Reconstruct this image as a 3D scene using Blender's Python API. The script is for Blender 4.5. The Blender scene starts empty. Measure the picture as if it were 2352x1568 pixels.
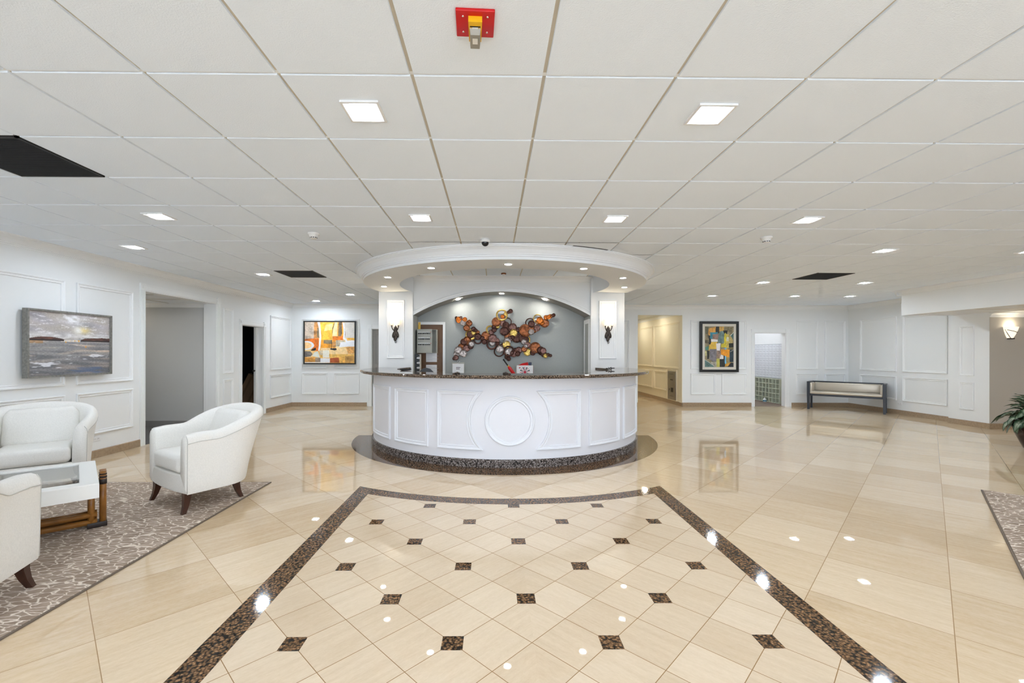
import bpy, bmesh, math, random
from math import sin, cos, pi, radians, sqrt
from mathutils import Vector, Matrix, noise
random.seed(7)
S = bpy.context.scene
COL = S.collection

# ---------------------------------------------------------------- camera
F = 1015.0
cam_d = bpy.data.cameras.new('camera'); cam = bpy.data.objects.new('camera', cam_d); COL.objects.link(cam)
cam_d.sensor_width = 36.0; cam_d.sensor_fit = 'HORIZONTAL'; cam_d.lens = 36.0 * F / 2352.0
cam_d.shift_x = (1176.0 - 1144.6) / 2352.0
cam_d.shift_y = (810.8 - 784.0) / 2352.0
cam_d.clip_start = 0.05
cam.matrix_world = Matrix.Translation((0, 0, 1.40)) @ Matrix.Rotation(-0.0115, 4, 'Z') @ Matrix.Rotation(radians(90), 4, 'X') @ Matrix.Rotation(0.0021, 4, 'Z')
S.camera = cam

# ---------------------------------------------------------------- view, world, big lights
S.view_settings.view_transform = 'Standard'; S.view_settings.look = 'None'
S.view_settings.gamma = 1.0; S.view_settings.use_curve_mapping = False
S.view_settings.exposure = 0.26
W = bpy.data.worlds.new('world'); S.world = W; W.use_nodes = True
wb = W.node_tree.nodes['Background']
wb.inputs['Color'].default_value = (0.80, 0.91, 1.05, 1); wb.inputs['Strength'].default_value = 6.0
cy = S.cycles
cy.max_bounces = 9; cy.diffuse_bounces = 6; cy.glossy_bounces = 4; cy.transmission_bounces = 6
cy.caustics_reflective = False; cy.caustics_refractive = False
cy.sample_clamp_indirect = 12.0; cy.sample_clamp_direct = 0.0
cy.use_denoising = True
cy.blur_glossy = 0.0
LAMP = 185.0        # strength of the square ceiling lamps
CAN = 200.0         # strength of the canopy downlights

# daylight through the four entrance windows behind the camera: portals for the sky
for i, x in enumerate((-3.6, -1.0, 1.6, 4.2, 6.8)):
    d = bpy.data.lights.new('window_daylight', 'AREA'); d.shape = 'RECTANGLE'; d.size = 2.2; d.size_y = 2.3
    d.cycles.is_portal = True
    o = bpy.data.objects.new('window_daylight', d); COL.objects.link(o)
    o.location = (x, -4.30, 1.25); o.rotation_euler = (radians(90), 0, 0)

# ---------------------------------------------------------------- helpers: materials
def lin(c):
    c = c / 255.0
    return c / 12.92 if c <= 0.04045 else ((c + 0.055) / 1.055) ** 2.4
def rgb(r, g, b): return (lin(r), lin(g), lin(b))
def bsdf(m): return m.node_tree.nodes['Principled BSDF']
def mat(name, col, rough=0.5, metal=0.0, noise_s=0, noise_a=0.0, bump=0.0, bump_s=200, spec=0.5):
    m = bpy.data.materials.new(name); m.use_nodes = True
    nt = m.node_tree; b = bsdf(m)
    b.inputs['Base Color'].default_value = (*col, 1); b.inputs['Roughness'].default_value = rough
    b.inputs['Metallic'].default_value = metal; b.inputs['Specular IOR Level'].default_value = spec
    tc = None
    if noise_s or bump:
        tc = nt.nodes.new('ShaderNodeTexCoord')
    if noise_s:
        n = nt.nodes.new('ShaderNodeTexNoise'); n.inputs['Scale'].default_value = noise_s; n.inputs['Detail'].default_value = 4
        nt.links.new(tc.outputs['Object'], n.inputs['Vector'])
        r = nt.nodes.new('ShaderNodeValToRGB')
        r.color_ramp.elements[0].position = 0.3; r.color_ramp.elements[1].position = 0.7
        r.color_ramp.elements[0].color = (*[c * (1 - noise_a) for c in col], 1)
        r.color_ramp.elements[1].color = (*[min(1, c * (1 + noise_a)) for c in col], 1)
        nt.links.new(n.outputs['Fac'], r.inputs['Fac']); nt.links.new(r.outputs['Color'], b.inputs['Base Color'])
    if bump:
        n = nt.nodes.new('ShaderNodeTexNoise'); n.inputs['Scale'].default_value = bump_s; n.inputs['Detail'].default_value = 2
        nt.links.new(tc.outputs['Object'], n.inputs['Vector'])
        bp = nt.nodes.new('ShaderNodeBump'); bp.inputs['Strength'].default_value = bump; bp.inputs['Distance'].default_value = 0.002
        nt.links.new(n.outputs['Fac'], bp.inputs['Height']); nt.links.new(bp.outputs['Normal'], b.inputs['Normal'])
    return m
def emit(name, col, s):
    m = bpy.data.materials.new(name); m.use_nodes = True; b = bsdf(m)
    b.inputs['Base Color'].default_value = (0.8, 0.8, 0.8, 1)
    b.inputs['Emission Color'].default_value = (*col, 1); b.inputs['Emission Strength'].default_value = s
    return m
class N:  # tiny node builder
    def __init__(s, m): s.nt = m.node_tree; s.b = bsdf(m)
    def n(s, t, **k):
        x = s.nt.nodes.new(t)
        for a, v in k.items(): setattr(x, a, v)
        return x
    def link(s, a, b): s.nt.links.new(a, b)
    def math(s, op, a, b=None, c=None):
        x = s.nt.nodes.new('ShaderNodeMath'); x.operation = op
        for i, v in enumerate((a, b, c)):
            if v is None: continue
            if isinstance(v, (int, float)): x.inputs[i].default_value = v
            else: s.link(v, x.inputs[i])
        return x.outputs[0]
    def mix(s, f, a, b, mode='MIX'):
        x = s.nt.nodes.new('ShaderNodeMix'); x.data_type = 'RGBA'; x.blend_type = mode
        for i, v in ((0, f), (6, a), (7, b)):
            if isinstance(v, (int, float)): x.inputs[i].default_value = v
            elif isinstance(v, tuple): x.inputs[i].default_value = (*v[:3], 1)
            else: s.link(v, x.inputs[i])
        return x.outputs[2]
    def noise(s, vec, scale, detail=4, rough=0.55):
        x = s.n('ShaderNodeTexNoise'); x.inputs['Scale'].default_value = scale; x.inputs['Detail'].default_value = detail
        x.inputs['Roughness'].default_value = rough; s.link(vec, x.inputs['Vector']); return x.outputs['Fac']
    def ramp(s, f, stops):
        x = s.n('ShaderNodeValToRGB'); e = x.color_ramp.elements
        while len(e) < len(stops): e.new(0.5)
        for i, (p, c) in enumerate(stops): e[i].position = p; e[i].color = (*c, 1)
        s.link(f, x.inputs['Fac']); return x.outputs['Color']
    def comb(s, x, y, z):
        c = s.n('ShaderNodeCombineXYZ')
        for i, v in enumerate((x, y, z)):
            if isinstance(v, (int, float)): c.inputs[i].default_value = v
            else: s.link(v, c.inputs[i])
        return c.outputs[0]

def stone_tiles(name, pitch, off_u, off_v, c0, c1, grout, gw, rough):
    """polished limestone squares laid at 45 degrees; u=(x+y)/sqrt2, v=(y-x)/sqrt2"""
    m = bpy.data.materials.new(name); m.use_nodes = True; k = N(m)
    tc = k.n('ShaderNodeTexCoord'); sp = k.n('ShaderNodeSeparateXYZ'); k.link(tc.outputs['Object'], sp.inputs[0])
    u = k.math('MULTIPLY', k.math('ADD', sp.outputs[0], sp.outputs[1]), 0.70711)
    v = k.math('MULTIPLY', k.math('SUBTRACT', sp.outputs[1], sp.outputs[0]), 0.70711)
    us = k.math('DIVIDE', k.math('SUBTRACT', u, off_u), pitch); vs = k.math('DIVIDE', k.math('SUBTRACT', v, off_v), pitch)
    iu = k.math('FLOOR', us); iv = k.math('FLOOR', vs)
    fu = k.math('FRACT', us); fv = k.math('FRACT', vs)
    du = k.math('MINIMUM', fu, k.math('SUBTRACT', 1.0, fu)); dv = k.math('MINIMUM', fv, k.math('SUBTRACT', 1.0, fv))
    d = k.math('MULTIPLY', k.math('MINIMUM', du, dv), pitch)
    g = k.math('LESS_THAN', d, gw)
    wn = k.n('ShaderNodeTexWhiteNoise'); wn.noise_dimensions = '2D'; k.link(k.comb(iu, iv, 0.0), wn.inputs['Vector'])
    rnd = wn.outputs['Value']
    ro = k.math('MULTIPLY', rnd, 37.0)
    side = k.math('GREATER_THAN', sp.outputs[0], 0.2)
    va = k.math('ADD', k.math('MULTIPLY', u, k.math('SUBTRACT', 1.0, side)), k.math('MULTIPLY', v, side))   # along the vein
    vb = k.math('ADD', k.math('MULTIPLY', v, k.math('SUBTRACT', 1.0, side)), k.math('MULTIPLY', u, side))   # across it
    n1 = k.noise(k.comb(va, k.math('MULTIPLY', vb, 11.0), ro), 2.4, 9, 0.68)
    n2 = k.noise(k.comb(va, k.math('MULTIPLY', vb, 2.0), ro), 34.0, 6, 0.75)
    f = k.math('ADD', k.math('MULTIPLY', n1, 0.46), k.math('ADD', k.math('MULTIPLY', n2, 0.36), k.math('MULTIPLY', rnd, 0.22)))
    col = k.ramp(f, [(0.30, c0), (0.52, tuple((a + b) / 2 for a, b in zip(c0, c1))), (0.75, c1)])
    col = k.mix(g, col, grout)
    k.link(col, k.b.inputs['Base Color'])
    k.b.inputs['Roughness'].default_value = rough
    k.b.inputs['IOR'].default_value = 1.52
    return m
def granite(name, dark, mid, light, scale, rough, sh=0.0):
    m = bpy.data.materials.new(name); m.use_nodes = True; k = N(m)
    tc = k.n('ShaderNodeTexCoord')
    vo = k.n('ShaderNodeTexVoronoi'); vo.inputs['Scale'].default_value = scale; k.link(tc.outputs['Object'], vo.inputs['Vector'])
    n1 = k.noise(tc.outputs['Object'], scale * 0.9, 5, 0.7)
    n2 = k.noise(tc.outputs['Object'], scale * 3.0, 3, 0.6)
    f = k.math('ADD', k.math('MULTIPLY', vo.outputs['Distance'], 0.42), k.math('ADD', k.math('MULTIPLY', n1, 0.50), k.math('MULTIPLY', n2, 0.22)))
    col = k.ramp(f, [(0.36 + sh, light), (0.50 + sh, mid), (0.60 + sh, tuple(c * 0.6 for c in mid)), (0.66 + sh, dark)])
    k.b.inputs['Specular IOR Level'].default_value = 0.32
    k.link(col, k.b.inputs['Base Color']); k.b.inputs['Roughness'].default_value = rough
    return m
def vcol(name, rough=0.6, na=0.0, ns=40):
    m = bpy.data.materials.new(name); m.use_nodes = True; k = N(m)
    a = k.n('ShaderNodeVertexColor', layer_name='Col'); c = a.outputs['Color']
    if na:
        tc = k.n('ShaderNodeTexCoord'); n = k.noise(tc.outputs['Object'], ns, 4, 0.6)
        r = k.ramp(n, [(0.3, (1 - na,) * 3), (0.7, (1 + na,) * 3)])
        c = k.mix(1.0, c, r, 'MULTIPLY')
    k.link(c, k.b.inputs['Base Color']); k.b.inputs['Roughness'].default_value = rough
    return m

M = {}
M['wall'] = mat('wall_paint', (0.79, 0.80, 0.795), 0.55)
M['trim'] = mat('trim_paint', (0.82, 0.83, 0.825), 0.35)
M['tile'] = mat('ceiling_tile', (0.83, 0.90, 0.985), 0.9, bump=0.6, bump_s=160)
M['tee'] = mat('ceiling_grid', rgb(196, 188, 172), 0.6)
M['plaster'] = mat('plaster', (0.80, 0.83, 0.86), 0.7)
M['floor'] = stone_tiles('floor_limestone', 0.5986, 1.085 / 1.41421 + 0.0, 0.72 / 1.41421, rgb(194, 167, 131), rgb(225, 205, 177), rgb(158, 128, 92), 0.0018, 0.014)
M['inlay'] = stone_tiles('floor_inlay_limestone', 0.27153, (-0.194 + 2.136) / 1.41421, (2.136 + 0.194) / 1.41421, rgb(197, 174, 145), rgb(222, 203, 177), rgb(146, 114, 78), 0.0018, 0.018)
M['granite'] = granite('brown_granite', rgb(22, 17, 14), rgb(112, 84, 58), rgb(176, 134, 96), 70, 0.06)
M['granite_base'] = granite('granite_window_sheen', rgb(18, 18, 20), rgb(98, 88, 82), rgb(176, 168, 164), 62, 0.05, 0.05)  # plinth granite, bluish window reflection put into its paler, greyer colour
M['counter'] = granite('counter_granite', rgb(26, 20, 16), rgb(112, 94, 78), rgb(186, 168, 150), 95, 0.03)
M['base_stone'] = mat('skirting_stone', rgb(158, 136, 110), 0.25, noise_s=30, noise_a=0.12)
M['desk'] = mat('desk_vinyl', rgb(222, 222, 226), 0.45, bump=0.25, bump_s=500)
M['desk_trim'] = mat('desk_moulding', rgb(226, 228, 232), 0.4)
M['fabric'] = mat('chair_fabric', rgb(232, 229, 222), 0.9, noise_s=120, noise_a=0.05, bump=0.5, bump_s=900)
M['piping'] = mat('chair_piping', rgb(196, 193, 186), 0.9)
M['leg'] = mat('dark_wood', rgb(62, 34, 22), 0.3, noise_s=20, noise_a=0.2)
M['bamboo'] = mat('bamboo', rgb(140, 92, 38), 0.3, noise_s=14, noise_a=0.25)
M['binding'] = mat('leather_binding', rgb(40, 28, 22), 0.4)
M['table_white'] = mat('table_white', rgb(236, 235, 230), 0.35)
M['black'] = mat('black_plastic', (0.012, 0.012, 0.013), 0.35)
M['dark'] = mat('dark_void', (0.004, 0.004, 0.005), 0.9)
M['frame_grey'] = mat('grey_wood_frame', rgb(122, 120, 114), 0.5, noise_s=40, noise_a=0.25)
M['frame_black'] = mat('black_frame', (0.010, 0.010, 0.010), 0.4)
M['mat_board'] = mat('cream_mat', rgb(206, 200, 188), 0.7)
M['paint'] = vcol('oil_paint', 0.55, 0.10, 60)
M['print'] = vcol('printed', 0.45)
M['leaf'] = vcol('leaf', 0.3)
M['rug'] = None
M['bronze'] = mat('dark_bronze', rgb(58, 50, 44), 0.4, 0.6, noise_s=40, noise_a=0.3)
M['alabaster'] = emit('alabaster_glass', (1.0, 0.68, 0.34), .9)
M['alab_top'] = emit('alabaster_glow', (1.0, 0.86, 0.62), 3.2)
M['lamp'] = emit('lamp_panel', (0.86, 0.97, 1.12), LAMP)
M['lamp_rear'] = emit('rear_lamp_panel', (0.86, 0.97, 1.10), 340.0)
M['lamp_rear_right'] = emit('rear_right_lamp_panel', (0.86, 0.97, 1.10), 250.0)
M['lamp_round'] = emit('downlight_lens', (0.95, 0.97, 1.0), CAN)
M['lamp_arch'] = emit('arch_downlight_lens', (1.0, 0.96, 0.88), 210.0)
M['lamp_trim'] = mat('lamp_trim', (0.78, 0.78, 0.77), 0.4)
M['vent'] = mat('vent_black', (0.013, 0.013, 0.013), 0.6)
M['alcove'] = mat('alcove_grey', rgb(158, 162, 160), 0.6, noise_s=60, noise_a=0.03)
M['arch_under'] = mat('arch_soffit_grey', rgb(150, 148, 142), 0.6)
M['grey_wall'] = mat('grey_wallpaper', rgb(196, 196, 194), 0.7, noise_s=300, noise_a=0.05)
M['grey_door'] = mat('grey_door', rgb(142, 140, 136), 0.5)
M['beige_wall'] = mat('hall_wall', rgb(228, 220, 198), 0.6)
M['beige_trim'] = mat('hall_trim', rgb(236, 226, 202), 0.4)
M['taupe'] = mat('taupe_wall', rgb(188, 182, 172), 0.75, noise_s=200, noise_a=0.04)
M['steel'] = mat('steel', rgb(150, 146, 138), 0.35, 0.7)
M['chrome'] = mat('chrome', (0.8, 0.8, 0.8), 0.15, 1.0)
M['gold'] = mat('brass', rgb(196, 160, 80), 0.3, 0.9)
M['cabinet_grey'] = mat('cabinet_grey', rgb(160, 160, 150), 0.5)
M['door_brown'] = mat('brown_door', rgb(104, 72, 42), 0.5, noise_s=8, noise_a=0.12)
M['paper'] = mat('paper', (0.82, 0.82, 0.83), 0.7)
M['ink'] = mat('ink', rgb(50, 22, 40), 0.7)
M['faint_ink'] = mat('faint_ink', rgb(170, 172, 180), 0.7)
M['red'] = mat('red_enamel', rgb(196, 8, 14), 0.3)
M['yellow'] = mat('yellow_enamel', rgb(236, 182, 20), 0.35)
M['card'] = mat('cardboard', rgb(150, 118, 86), 0.8, noise_s=10, noise_a=0.06)
M['mail_door'] = mat('mail_door', rgb(214, 216, 220), 0.4)
M['mail_frame'] = mat('mail_frame', rgb(176, 180, 184), 0.5)
M['mail_dark'] = mat('mail_dark', rgb(52, 54, 56), 0.5)
M['cubby'] = mat('cubby_cream', rgb(196, 200, 180), 0.6)
M['cubby_in'] = mat('cubby_inside', rgb(86, 88, 78), 0.8)
M['carpet'] = mat('carpet', rgb(122, 106, 92), 0.95, noise_s=150, noise_a=0.2)
M['carpet_grey'] = mat('carpet_grey', rgb(96, 94, 92), 0.95, noise_s=150, noise_a=0.2)
M['bench_wood'] = mat('bench_wood', rgb(42, 46, 54), 0.3)
M['bench_seat'] = mat('bench_vinyl', rgb(190, 180, 164), 0.28, 0.3)
M['pot'] = mat('pot_glaze', rgb(46, 28, 24), 0.15)
M['soil'] = mat('soil', rgb(50, 38, 28), 0.9)
M['outlet'] = mat('outlet_white', rgb(226, 226, 226), 0.4)
M['plastic_white'] = mat('plastic_white', rgb(228, 228, 226), 0.4)
M['lens_dark'] = mat('dome_dark', (0.01, 0.01, 0.012), 0.05)
M['rubber'] = mat('rubber', (0.03, 0.03, 0.03), 0.7)
for nm, c, mt in (('copper', rgb(128, 76, 46), 0.85), ('copper_dark', rgb(70, 44, 36), 0.8), ('copper_orange', rgb(176, 98, 38), 0.85), ('disc_gold', rgb(186, 156, 84), 0.9), ('disc_silver', rgb(142, 132, 126), 0.9), ('disc_bronze', rgb(108, 78, 70), 0.85)):
    M[nm] = mat(nm, c, 0.36, mt, noise_s=2.2, noise_a=0.75)
gl = bpy.data.materials.new('clear_glass'); gl.use_nodes = True
bsdf(gl).inputs['Base Color'].default_value = (0.86, 0.89, 0.88, 1); bsdf(gl).inputs['Roughness'].default_value = 0.02
bsdf(gl).inputs['Transmission Weight'].default_value = 1.0; bsdf(gl).inputs['IOR'].default_value = 1.45
M['glass'] = gl
m = bpy.data.materials.new('rug_wool'); m.use_nodes = True; k = N(m); M['rug'] = m
tc = k.n('ShaderNodeTexCoord'); mp = k.n('ShaderNodeMapping'); k.link(tc.outputs['Object'], mp.inputs[0])
mp.inputs['Rotation'].default_value = (0, 0, radians(-38)); mp.inputs['Scale'].default_value = (11.5, 25.0, 1)
nz = k.n('ShaderNodeTexNoise'); nz.inputs['Scale'].default_value = 1.1; k.link(mp.outputs[0], nz.inputs['Vector'])
wv = k.n('ShaderNodeVectorMath', operation='MULTIPLY_ADD'); k.link(nz.outputs['Color'], wv.inputs[0]); wv.inputs[1].default_value = (0.9, 0.9, 0); k.link(mp.outputs[0], wv.inputs[2])
vo = k.n('ShaderNodeTexVoronoi', feature='DISTANCE_TO_EDGE'); vo.inputs['Scale'].default_value = 1.0; k.link(wv.outputs[0], vo.inputs['Vector'])
base = k.ramp(k.noise(tc.outputs['Object'], 6, 5, 0.7), [(0.3, rgb(130, 110, 92)), (0.7, rgb(172, 152, 134))])
lines = k.ramp(vo.outputs['Distance'], [(0.0, (1, 1, 1)), (0.018, (1, 1, 1)), (0.07, (0, 0, 0))])
k.link(k.mix(lines, base, rgb(222, 208, 192)), k.b.inputs['Base Color']); k.b.inputs['Roughness'].default_value = 0.95
M['rug_edge'] = mat('rug_binding', rgb(110, 96, 82), 0.9)

# ---------------------------------------------------------------- helpers: geometry
class B:
    """collects faces with material slots, then becomes ONE mesh object"""
    def __init__(s): s.v = []; s.f = []; s.m = []; s.mats = []; s.sm = []; s.cols = None
    def mi(s, m):
        if m not in s.mats: s.mats.append(m)
        return s.mats.index(m)
    def add(s, verts, faces, m, smooth=False):
        o = len(s.v); s.v += [tuple(p) for p in verts]; i = s.mi(m)
        for f in faces: s.f.append([o + a for a in f]); s.m.append(i); s.sm.append(smooth)
        return s
    def box(s, x0, x1, y0, y1, z0, z1, m, mx=None):
        p = [Vector((x, y, z)) for z in (z0, z1) for y in (y0, y1) for x in (x0, x1)]
        if mx is not None: p = [mx @ q for q in p]
        return s.add(p, [(0, 2, 3, 1), (4, 5, 7, 6), (0, 1, 5, 4), (2, 6, 7, 3), (0, 4, 6, 2), (1, 3, 7, 5)], m)
    def rbox(s, x0, x1, y0, y1, z0, z1, r, m, mx=None, seg=3):
        bm = bmesh.new(); bmesh.ops.create_cube(bm, size=1)
        bmesh.ops.scale(bm, vec=(x1 - x0, y1 - y0, z1 - z0), verts=bm.verts)
        bmesh.ops.translate(bm, vec=((x0 + x1) / 2, (y0 + y1) / 2, (z0 + z1) / 2), verts=bm.verts)
        bmesh.ops.bevel(bm, geom=list(bm.edges), offset=r, segments=seg, profile=0.5, affect='EDGES')
        bm.verts.ensure_lookup_table(); bm.verts.index_update()
        vs = [v.co.copy() for v in bm.verts]; fs = [[v.index for v in f.verts] for f in bm.faces]; bm.free()
        if mx is not None: vs = [mx @ q for q in vs]
        return s.add(vs, fs, m, True)
    def lathe(s, prof, m, n=32, a0=0.0, a1=2 * pi, c=(0, 0, 0), mx=None, smooth=True):
        full = abs(a1 - a0 - 2 * pi) < 1e-6; k = n if full else n + 1
        vs = []
        for i in range(k):
            a = a0 + (a1 - a0) * i / n
            for r, z in prof: vs.append(Vector((c[0] + r * cos(a), c[1] + r * sin(a), c[2] + z)))
        if mx is not None: vs = [mx @ q for q in vs]
        P = len(prof); fs = []
        for i in range(n):
            j = (i + 1) % k
            for q in range(P - 1): fs.append((i * P + q, j * P + q, j * P + q + 1, i * P + q + 1))
        return s.add(vs, fs, m, smooth)
    def tube(s, pts, r, m, n=8, closed=False, caps=True):
        pts = [Vector(p) for p in pts]; rs = r if isinstance(r, (list, tuple)) else [r] * len(pts)
        L = len(pts); vs = []; fs = []; up = Vector((0, 0, 1)); prev = None
        for i, p in enumerate(pts):
            a = pts[i - 1] if (i > 0 or closed) else p; b = pts[(i + 1) % L] if (i < L - 1 or closed) else p
            t = (b - a).normalized()
            if prev is None:
                x = t.cross(up)
                if x.length < 0.05: x = t.cross(Vector((1, 0, 0)))
            else: x = prev - t * prev.dot(t)
            x.normalize(); prev = x; y = t.cross(x)
            for q in range(n):
                an = 2 * pi * q / n; vs.append(p + (x * cos(an) + y * sin(an)) * rs[i])
        for i in range(L if closed else L - 1):
            j = (i + 1) % L
            for q in range(n): fs.append((i * n + q, i * n + (q + 1) % n, j * n + (q + 1) % n, j * n + q))
        if caps and not closed: fs.append(tuple(reversed(range(n)))); fs.append(tuple(range((L - 1) * n, L * n)))
        return s.add(vs, fs, m, True)
    def sphere(s, c, r, m, n=16, sc=(1, 1, 1), mx=None):
        prof = [(max(1e-4, r * sin(pi * i / 10)), -r * cos(pi * i / 10)) for i in range(11)]
        o = Matrix.Translation(c) @ Matrix.Diagonal((*sc, 1))
        return s.lathe(prof, m, n, mx=(mx @ o) if mx is not None else o)
    def quad(s, a, b, c, d, m): return s.add([a, b, c, d], [(0, 1, 2, 3)], m)
    def prism(s, poly, z0, z1, m, mx=None):
        n = len(poly); vs = [Vector((x, y, z0)) for x, y in poly] + [Vector((x, y, z1)) for x, y in poly]
        if mx is not None: vs = [mx @ q for q in vs]
        return s.add(vs, [tuple(reversed(range(n))), tuple(range(n, 2 * n))] + [(i, (i + 1) % n, n + (i + 1) % n, n + i) for i in range(n)], m)
    def mesh(s, name):
        me = bpy.data.meshes.new(name); me.from_pydata([tuple(v) for v in s.v], [], s.f)
        for m in s.mats: me.materials.append(m)
        me.polygons.foreach_set('material_index', s.m); me.polygons.foreach_set('use_smooth', s.sm)
        if s.cols:
            ca = me.color_attributes.new('Col', 'FLOAT_COLOR', 'POINT')
            for i, c in enumerate(s.cols): ca.data[i].color = (*c, 1)
        me.validate(); me.update(); return me
    def obj(s, name, parent=None, label=None, cat=None, group=None, kind=None, loc=None, fix=True):
        me = s.mesh(name)
        if fix:
            bm = bmesh.new(); bm.from_mesh(me); bmesh.ops.recalc_face_normals(bm, faces=bm.faces); bm.to_mesh(me); bm.free()
        o = bpy.data.objects.new(name, me); COL.objects.link(o)
        if parent: o.parent = parent
        if loc: o.location = loc
        return tag(o, label, cat, group, kind)
def tag(o, label=None, cat=None, group=None, kind=None):
    if label: o['label'] = label
    if cat: o['category'] = cat
    if group: o['group'] = group
    if kind: o['kind'] = kind
    return o
def thing(name, label, cat, loc=(0, 0, 0), rz=0.0, group=None):
    o = bpy.data.objects.new(name, None); COL.objects.link(o); o.location = loc; o.rotation_euler = (0, 0, rz)
    o.empty_display_size = 0.1
    return tag(o, label, cat, group)
def copy_tree(o, parent=None):
    c = o.copy(); COL.objects.link(c)
    if parent: c.parent = parent
    for ch in list(o.children): copy_tree(ch, c)
    return c
def dup(o, label, loc=None, rz=None, group=None):
    c = copy_tree(o); c['label'] = label
    if loc is not None: c.location = loc
    if rz is not None: c.rotation_euler = (0, 0, rz)
    if group: c['group'] = group
    return c
def arc(cx_, cy_, r, a0, a1, n): return [(cx_ + r * cos(a0 + (a1 - a0) * i / n), cy_ + r * sin(a0 + (a1 - a0) * i / n)) for i in range(n + 1)]
def inset_poly(poly, d):
    """closed CCW polygon moved inwards by d with mitred corners"""
    n = len(poly); out = []
    for i in range(n):
        p0 = Vector(poly[i - 1]); p1 = Vector(poly[i]); p2 = Vector(poly[(i + 1) % n])
        a = (p1 - p0).normalized(); b = (p2 - p1).normalized()
        na = Vector((-a.y, a.x)); nb = Vector((-b.y, b.x))
        k = 1 + na.dot(nb); out.append(tuple(p1 + (na + nb) * (d / max(k, 0.25))))
    return out
MOULD = [(0.0, 0.0), (0.0, 0.020), (0.006, 0.024), (0.016, 0.022), (0.024, 0.012), (0.034, 0.010), (0.040, 0.014), (0.046, 0.012), (0.050, 0.0)]
def moulding(b, poly, fn, m, prof=MOULD, scale=1.0):
    """picture-frame moulding round a 2D polygon (s,z); fn(s,z,h) gives the 3D point"""
    rings = [[fn(x, z, h * scale) for x, z in inset_poly(poly, d * scale)] for d, h in prof]
    n = len(poly); vs = [p for r in rings for p in r]; fs = []
    for k in range(len(prof) - 1):
        for i in range(n): fs.append((k * n + i, k * n + (i + 1) % n, (k + 1) * n + (i + 1) % n, (k + 1) * n + i))
    b.add(vs, fs, m)
def rect(s0, s1, z0, z1): return [(s0, z0), (s1, z0), (s1, z1), (s0, z1)]
def panel(parent, poly, fn, m, scale=1.0):
    b = B(); moulding(b, poly, fn, m, scale=scale); return b.obj('panel_moulding', parent, fix=True)
def strip(b, prof, p0, p1, out, m):
    """profile (offset along out, z) swept from p0 to p1 (both (x,y))"""
    vs = []
    for p in (p0, p1):
        for d, z in prof: vs.append((p[0] + out[0] * d, p[1] + out[1] * d, z))
    n = len(prof); b.add(vs, [(i, i + 1, n + i + 1, n + i) for i in range(n - 1)] + [tuple(range(n)), tuple(range(n, 2 * n))], m)
def crown(name, zc, p0, p1, out, k=1.0):
    prof = [(d * k, zc - z * k) for d, z in ((0, 0), (.105, 0), (.105, .012), (.092, .018), (.066, .026), (.044, .044), (.032, .070), (.030, .078), (.022, .080), (.022, .094), (.010, .098), (.008, .112), (0, .112))]
    b = B(); strip(b, prof, p0, p1, out, M['trim']); return b.obj(name, kind='structure')
def skirt(name, p0, p1, out, h=0.105, t=0.016):
    b = B(); strip(b, [(0, 0), (t, 0), (t, h - .006), (t - .005, h), (0, h)], p0, p1, out, M['base_stone']); return b.obj(name, kind='structure')

# ================================================================ THE SETTING
ZC = 2.674            # lobby ceiling
XL, YB, XR, XJ, YJ = -5.27, 11.62, 9.42, 9.28, 8.90
CX, CY = 0.185, 7.54  # centre of the round desk and canopy
# ---- floor: limestone field, inlaid panel and granite bands are one floor
b = B()
b.quad((-5.6, -4.4, 0), (13.0, -4.4, 0), (13.0, 17.2, 0), (-5.6, 17.2, 0), M['floor'])
a_in = math.asin((1.61 - CX) / 3.45); a_out = math.asin((1.765 - CX) / 3.29)
top_in = [(CX + 3.45 * sin(t), CY - 3.45 * cos(t)) for t in [a_in - 2 * a_in * i / 40 for i in range(41)]]
top_out = [(CX + 3.29 * sin(t), CY - 3.29 * cos(t)) for t in [a_out - 2 * a_out * i / 40 for i in range(41)]]
y0 = -3.0
field = [(-1.24, y0), (1.61, y0)] + top_in
b.add([(x, y, 0.0004) for x, y in field], [tuple(range(len(field)))], M['inlay'])
oi, ii = top_out, top_in
band = []
out_path = [(1.765, y0 - .155)] + oi + [(-1.395, y0 - .155)]; in_path = [(1.61, y0)] + ii + [(-1.24, y0)]
vs = [(x, y, 0.0008) for x, y in out_path] + [(x, y, 0.0008) for x, y in in_path]; n = len(out_path)
b.add(vs, [(i, i + 1, n + i + 1, n + i) for i in range(n - 1)] + [(n - 1, 0, n, 2 * n - 1)], M['granite'])
for j in range(-12, 8):
    for i in range(-8, 12):
        if (i + j) % 2: continue
        x = -0.194 + 0.384 * i; y = 2.136 + 0.384 * j
        if not (-1.20 < x < 1.57 and y > y0 + .1): continue
        if sqrt((x - CX) ** 2 + (y - CY) ** 2) < 3.48 and not (abs(x - CX) < .06): continue
        if sqrt((x - CX) ** 2 + (y - CY) ** 2) < 3.40: continue
        h = 0.052; b.add([(x - h, y - h, .0006), (x + h, y - h, .0006), (x + h, y + h, .0006), (x - h, y + h, .0006)], [(0, 1, 2, 3)], M['granite'])
ring = []
ra0, ra1 = pi, 2 * pi
po = arc(CX, CY, 2.47, ra0, ra1, 64); pi_ = arc(CX, CY, 2.05, ra0, ra1, 64); n = 65
b.add([(x, y, .0005) for x, y in po] + [(x, y, .0005) for x, y in pi_], [(i, i + 1, n + i + 1, n + i) for i in range(n - 1)], M['granite'])
b.obj('floor', kind='structure', fix=False)

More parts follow.
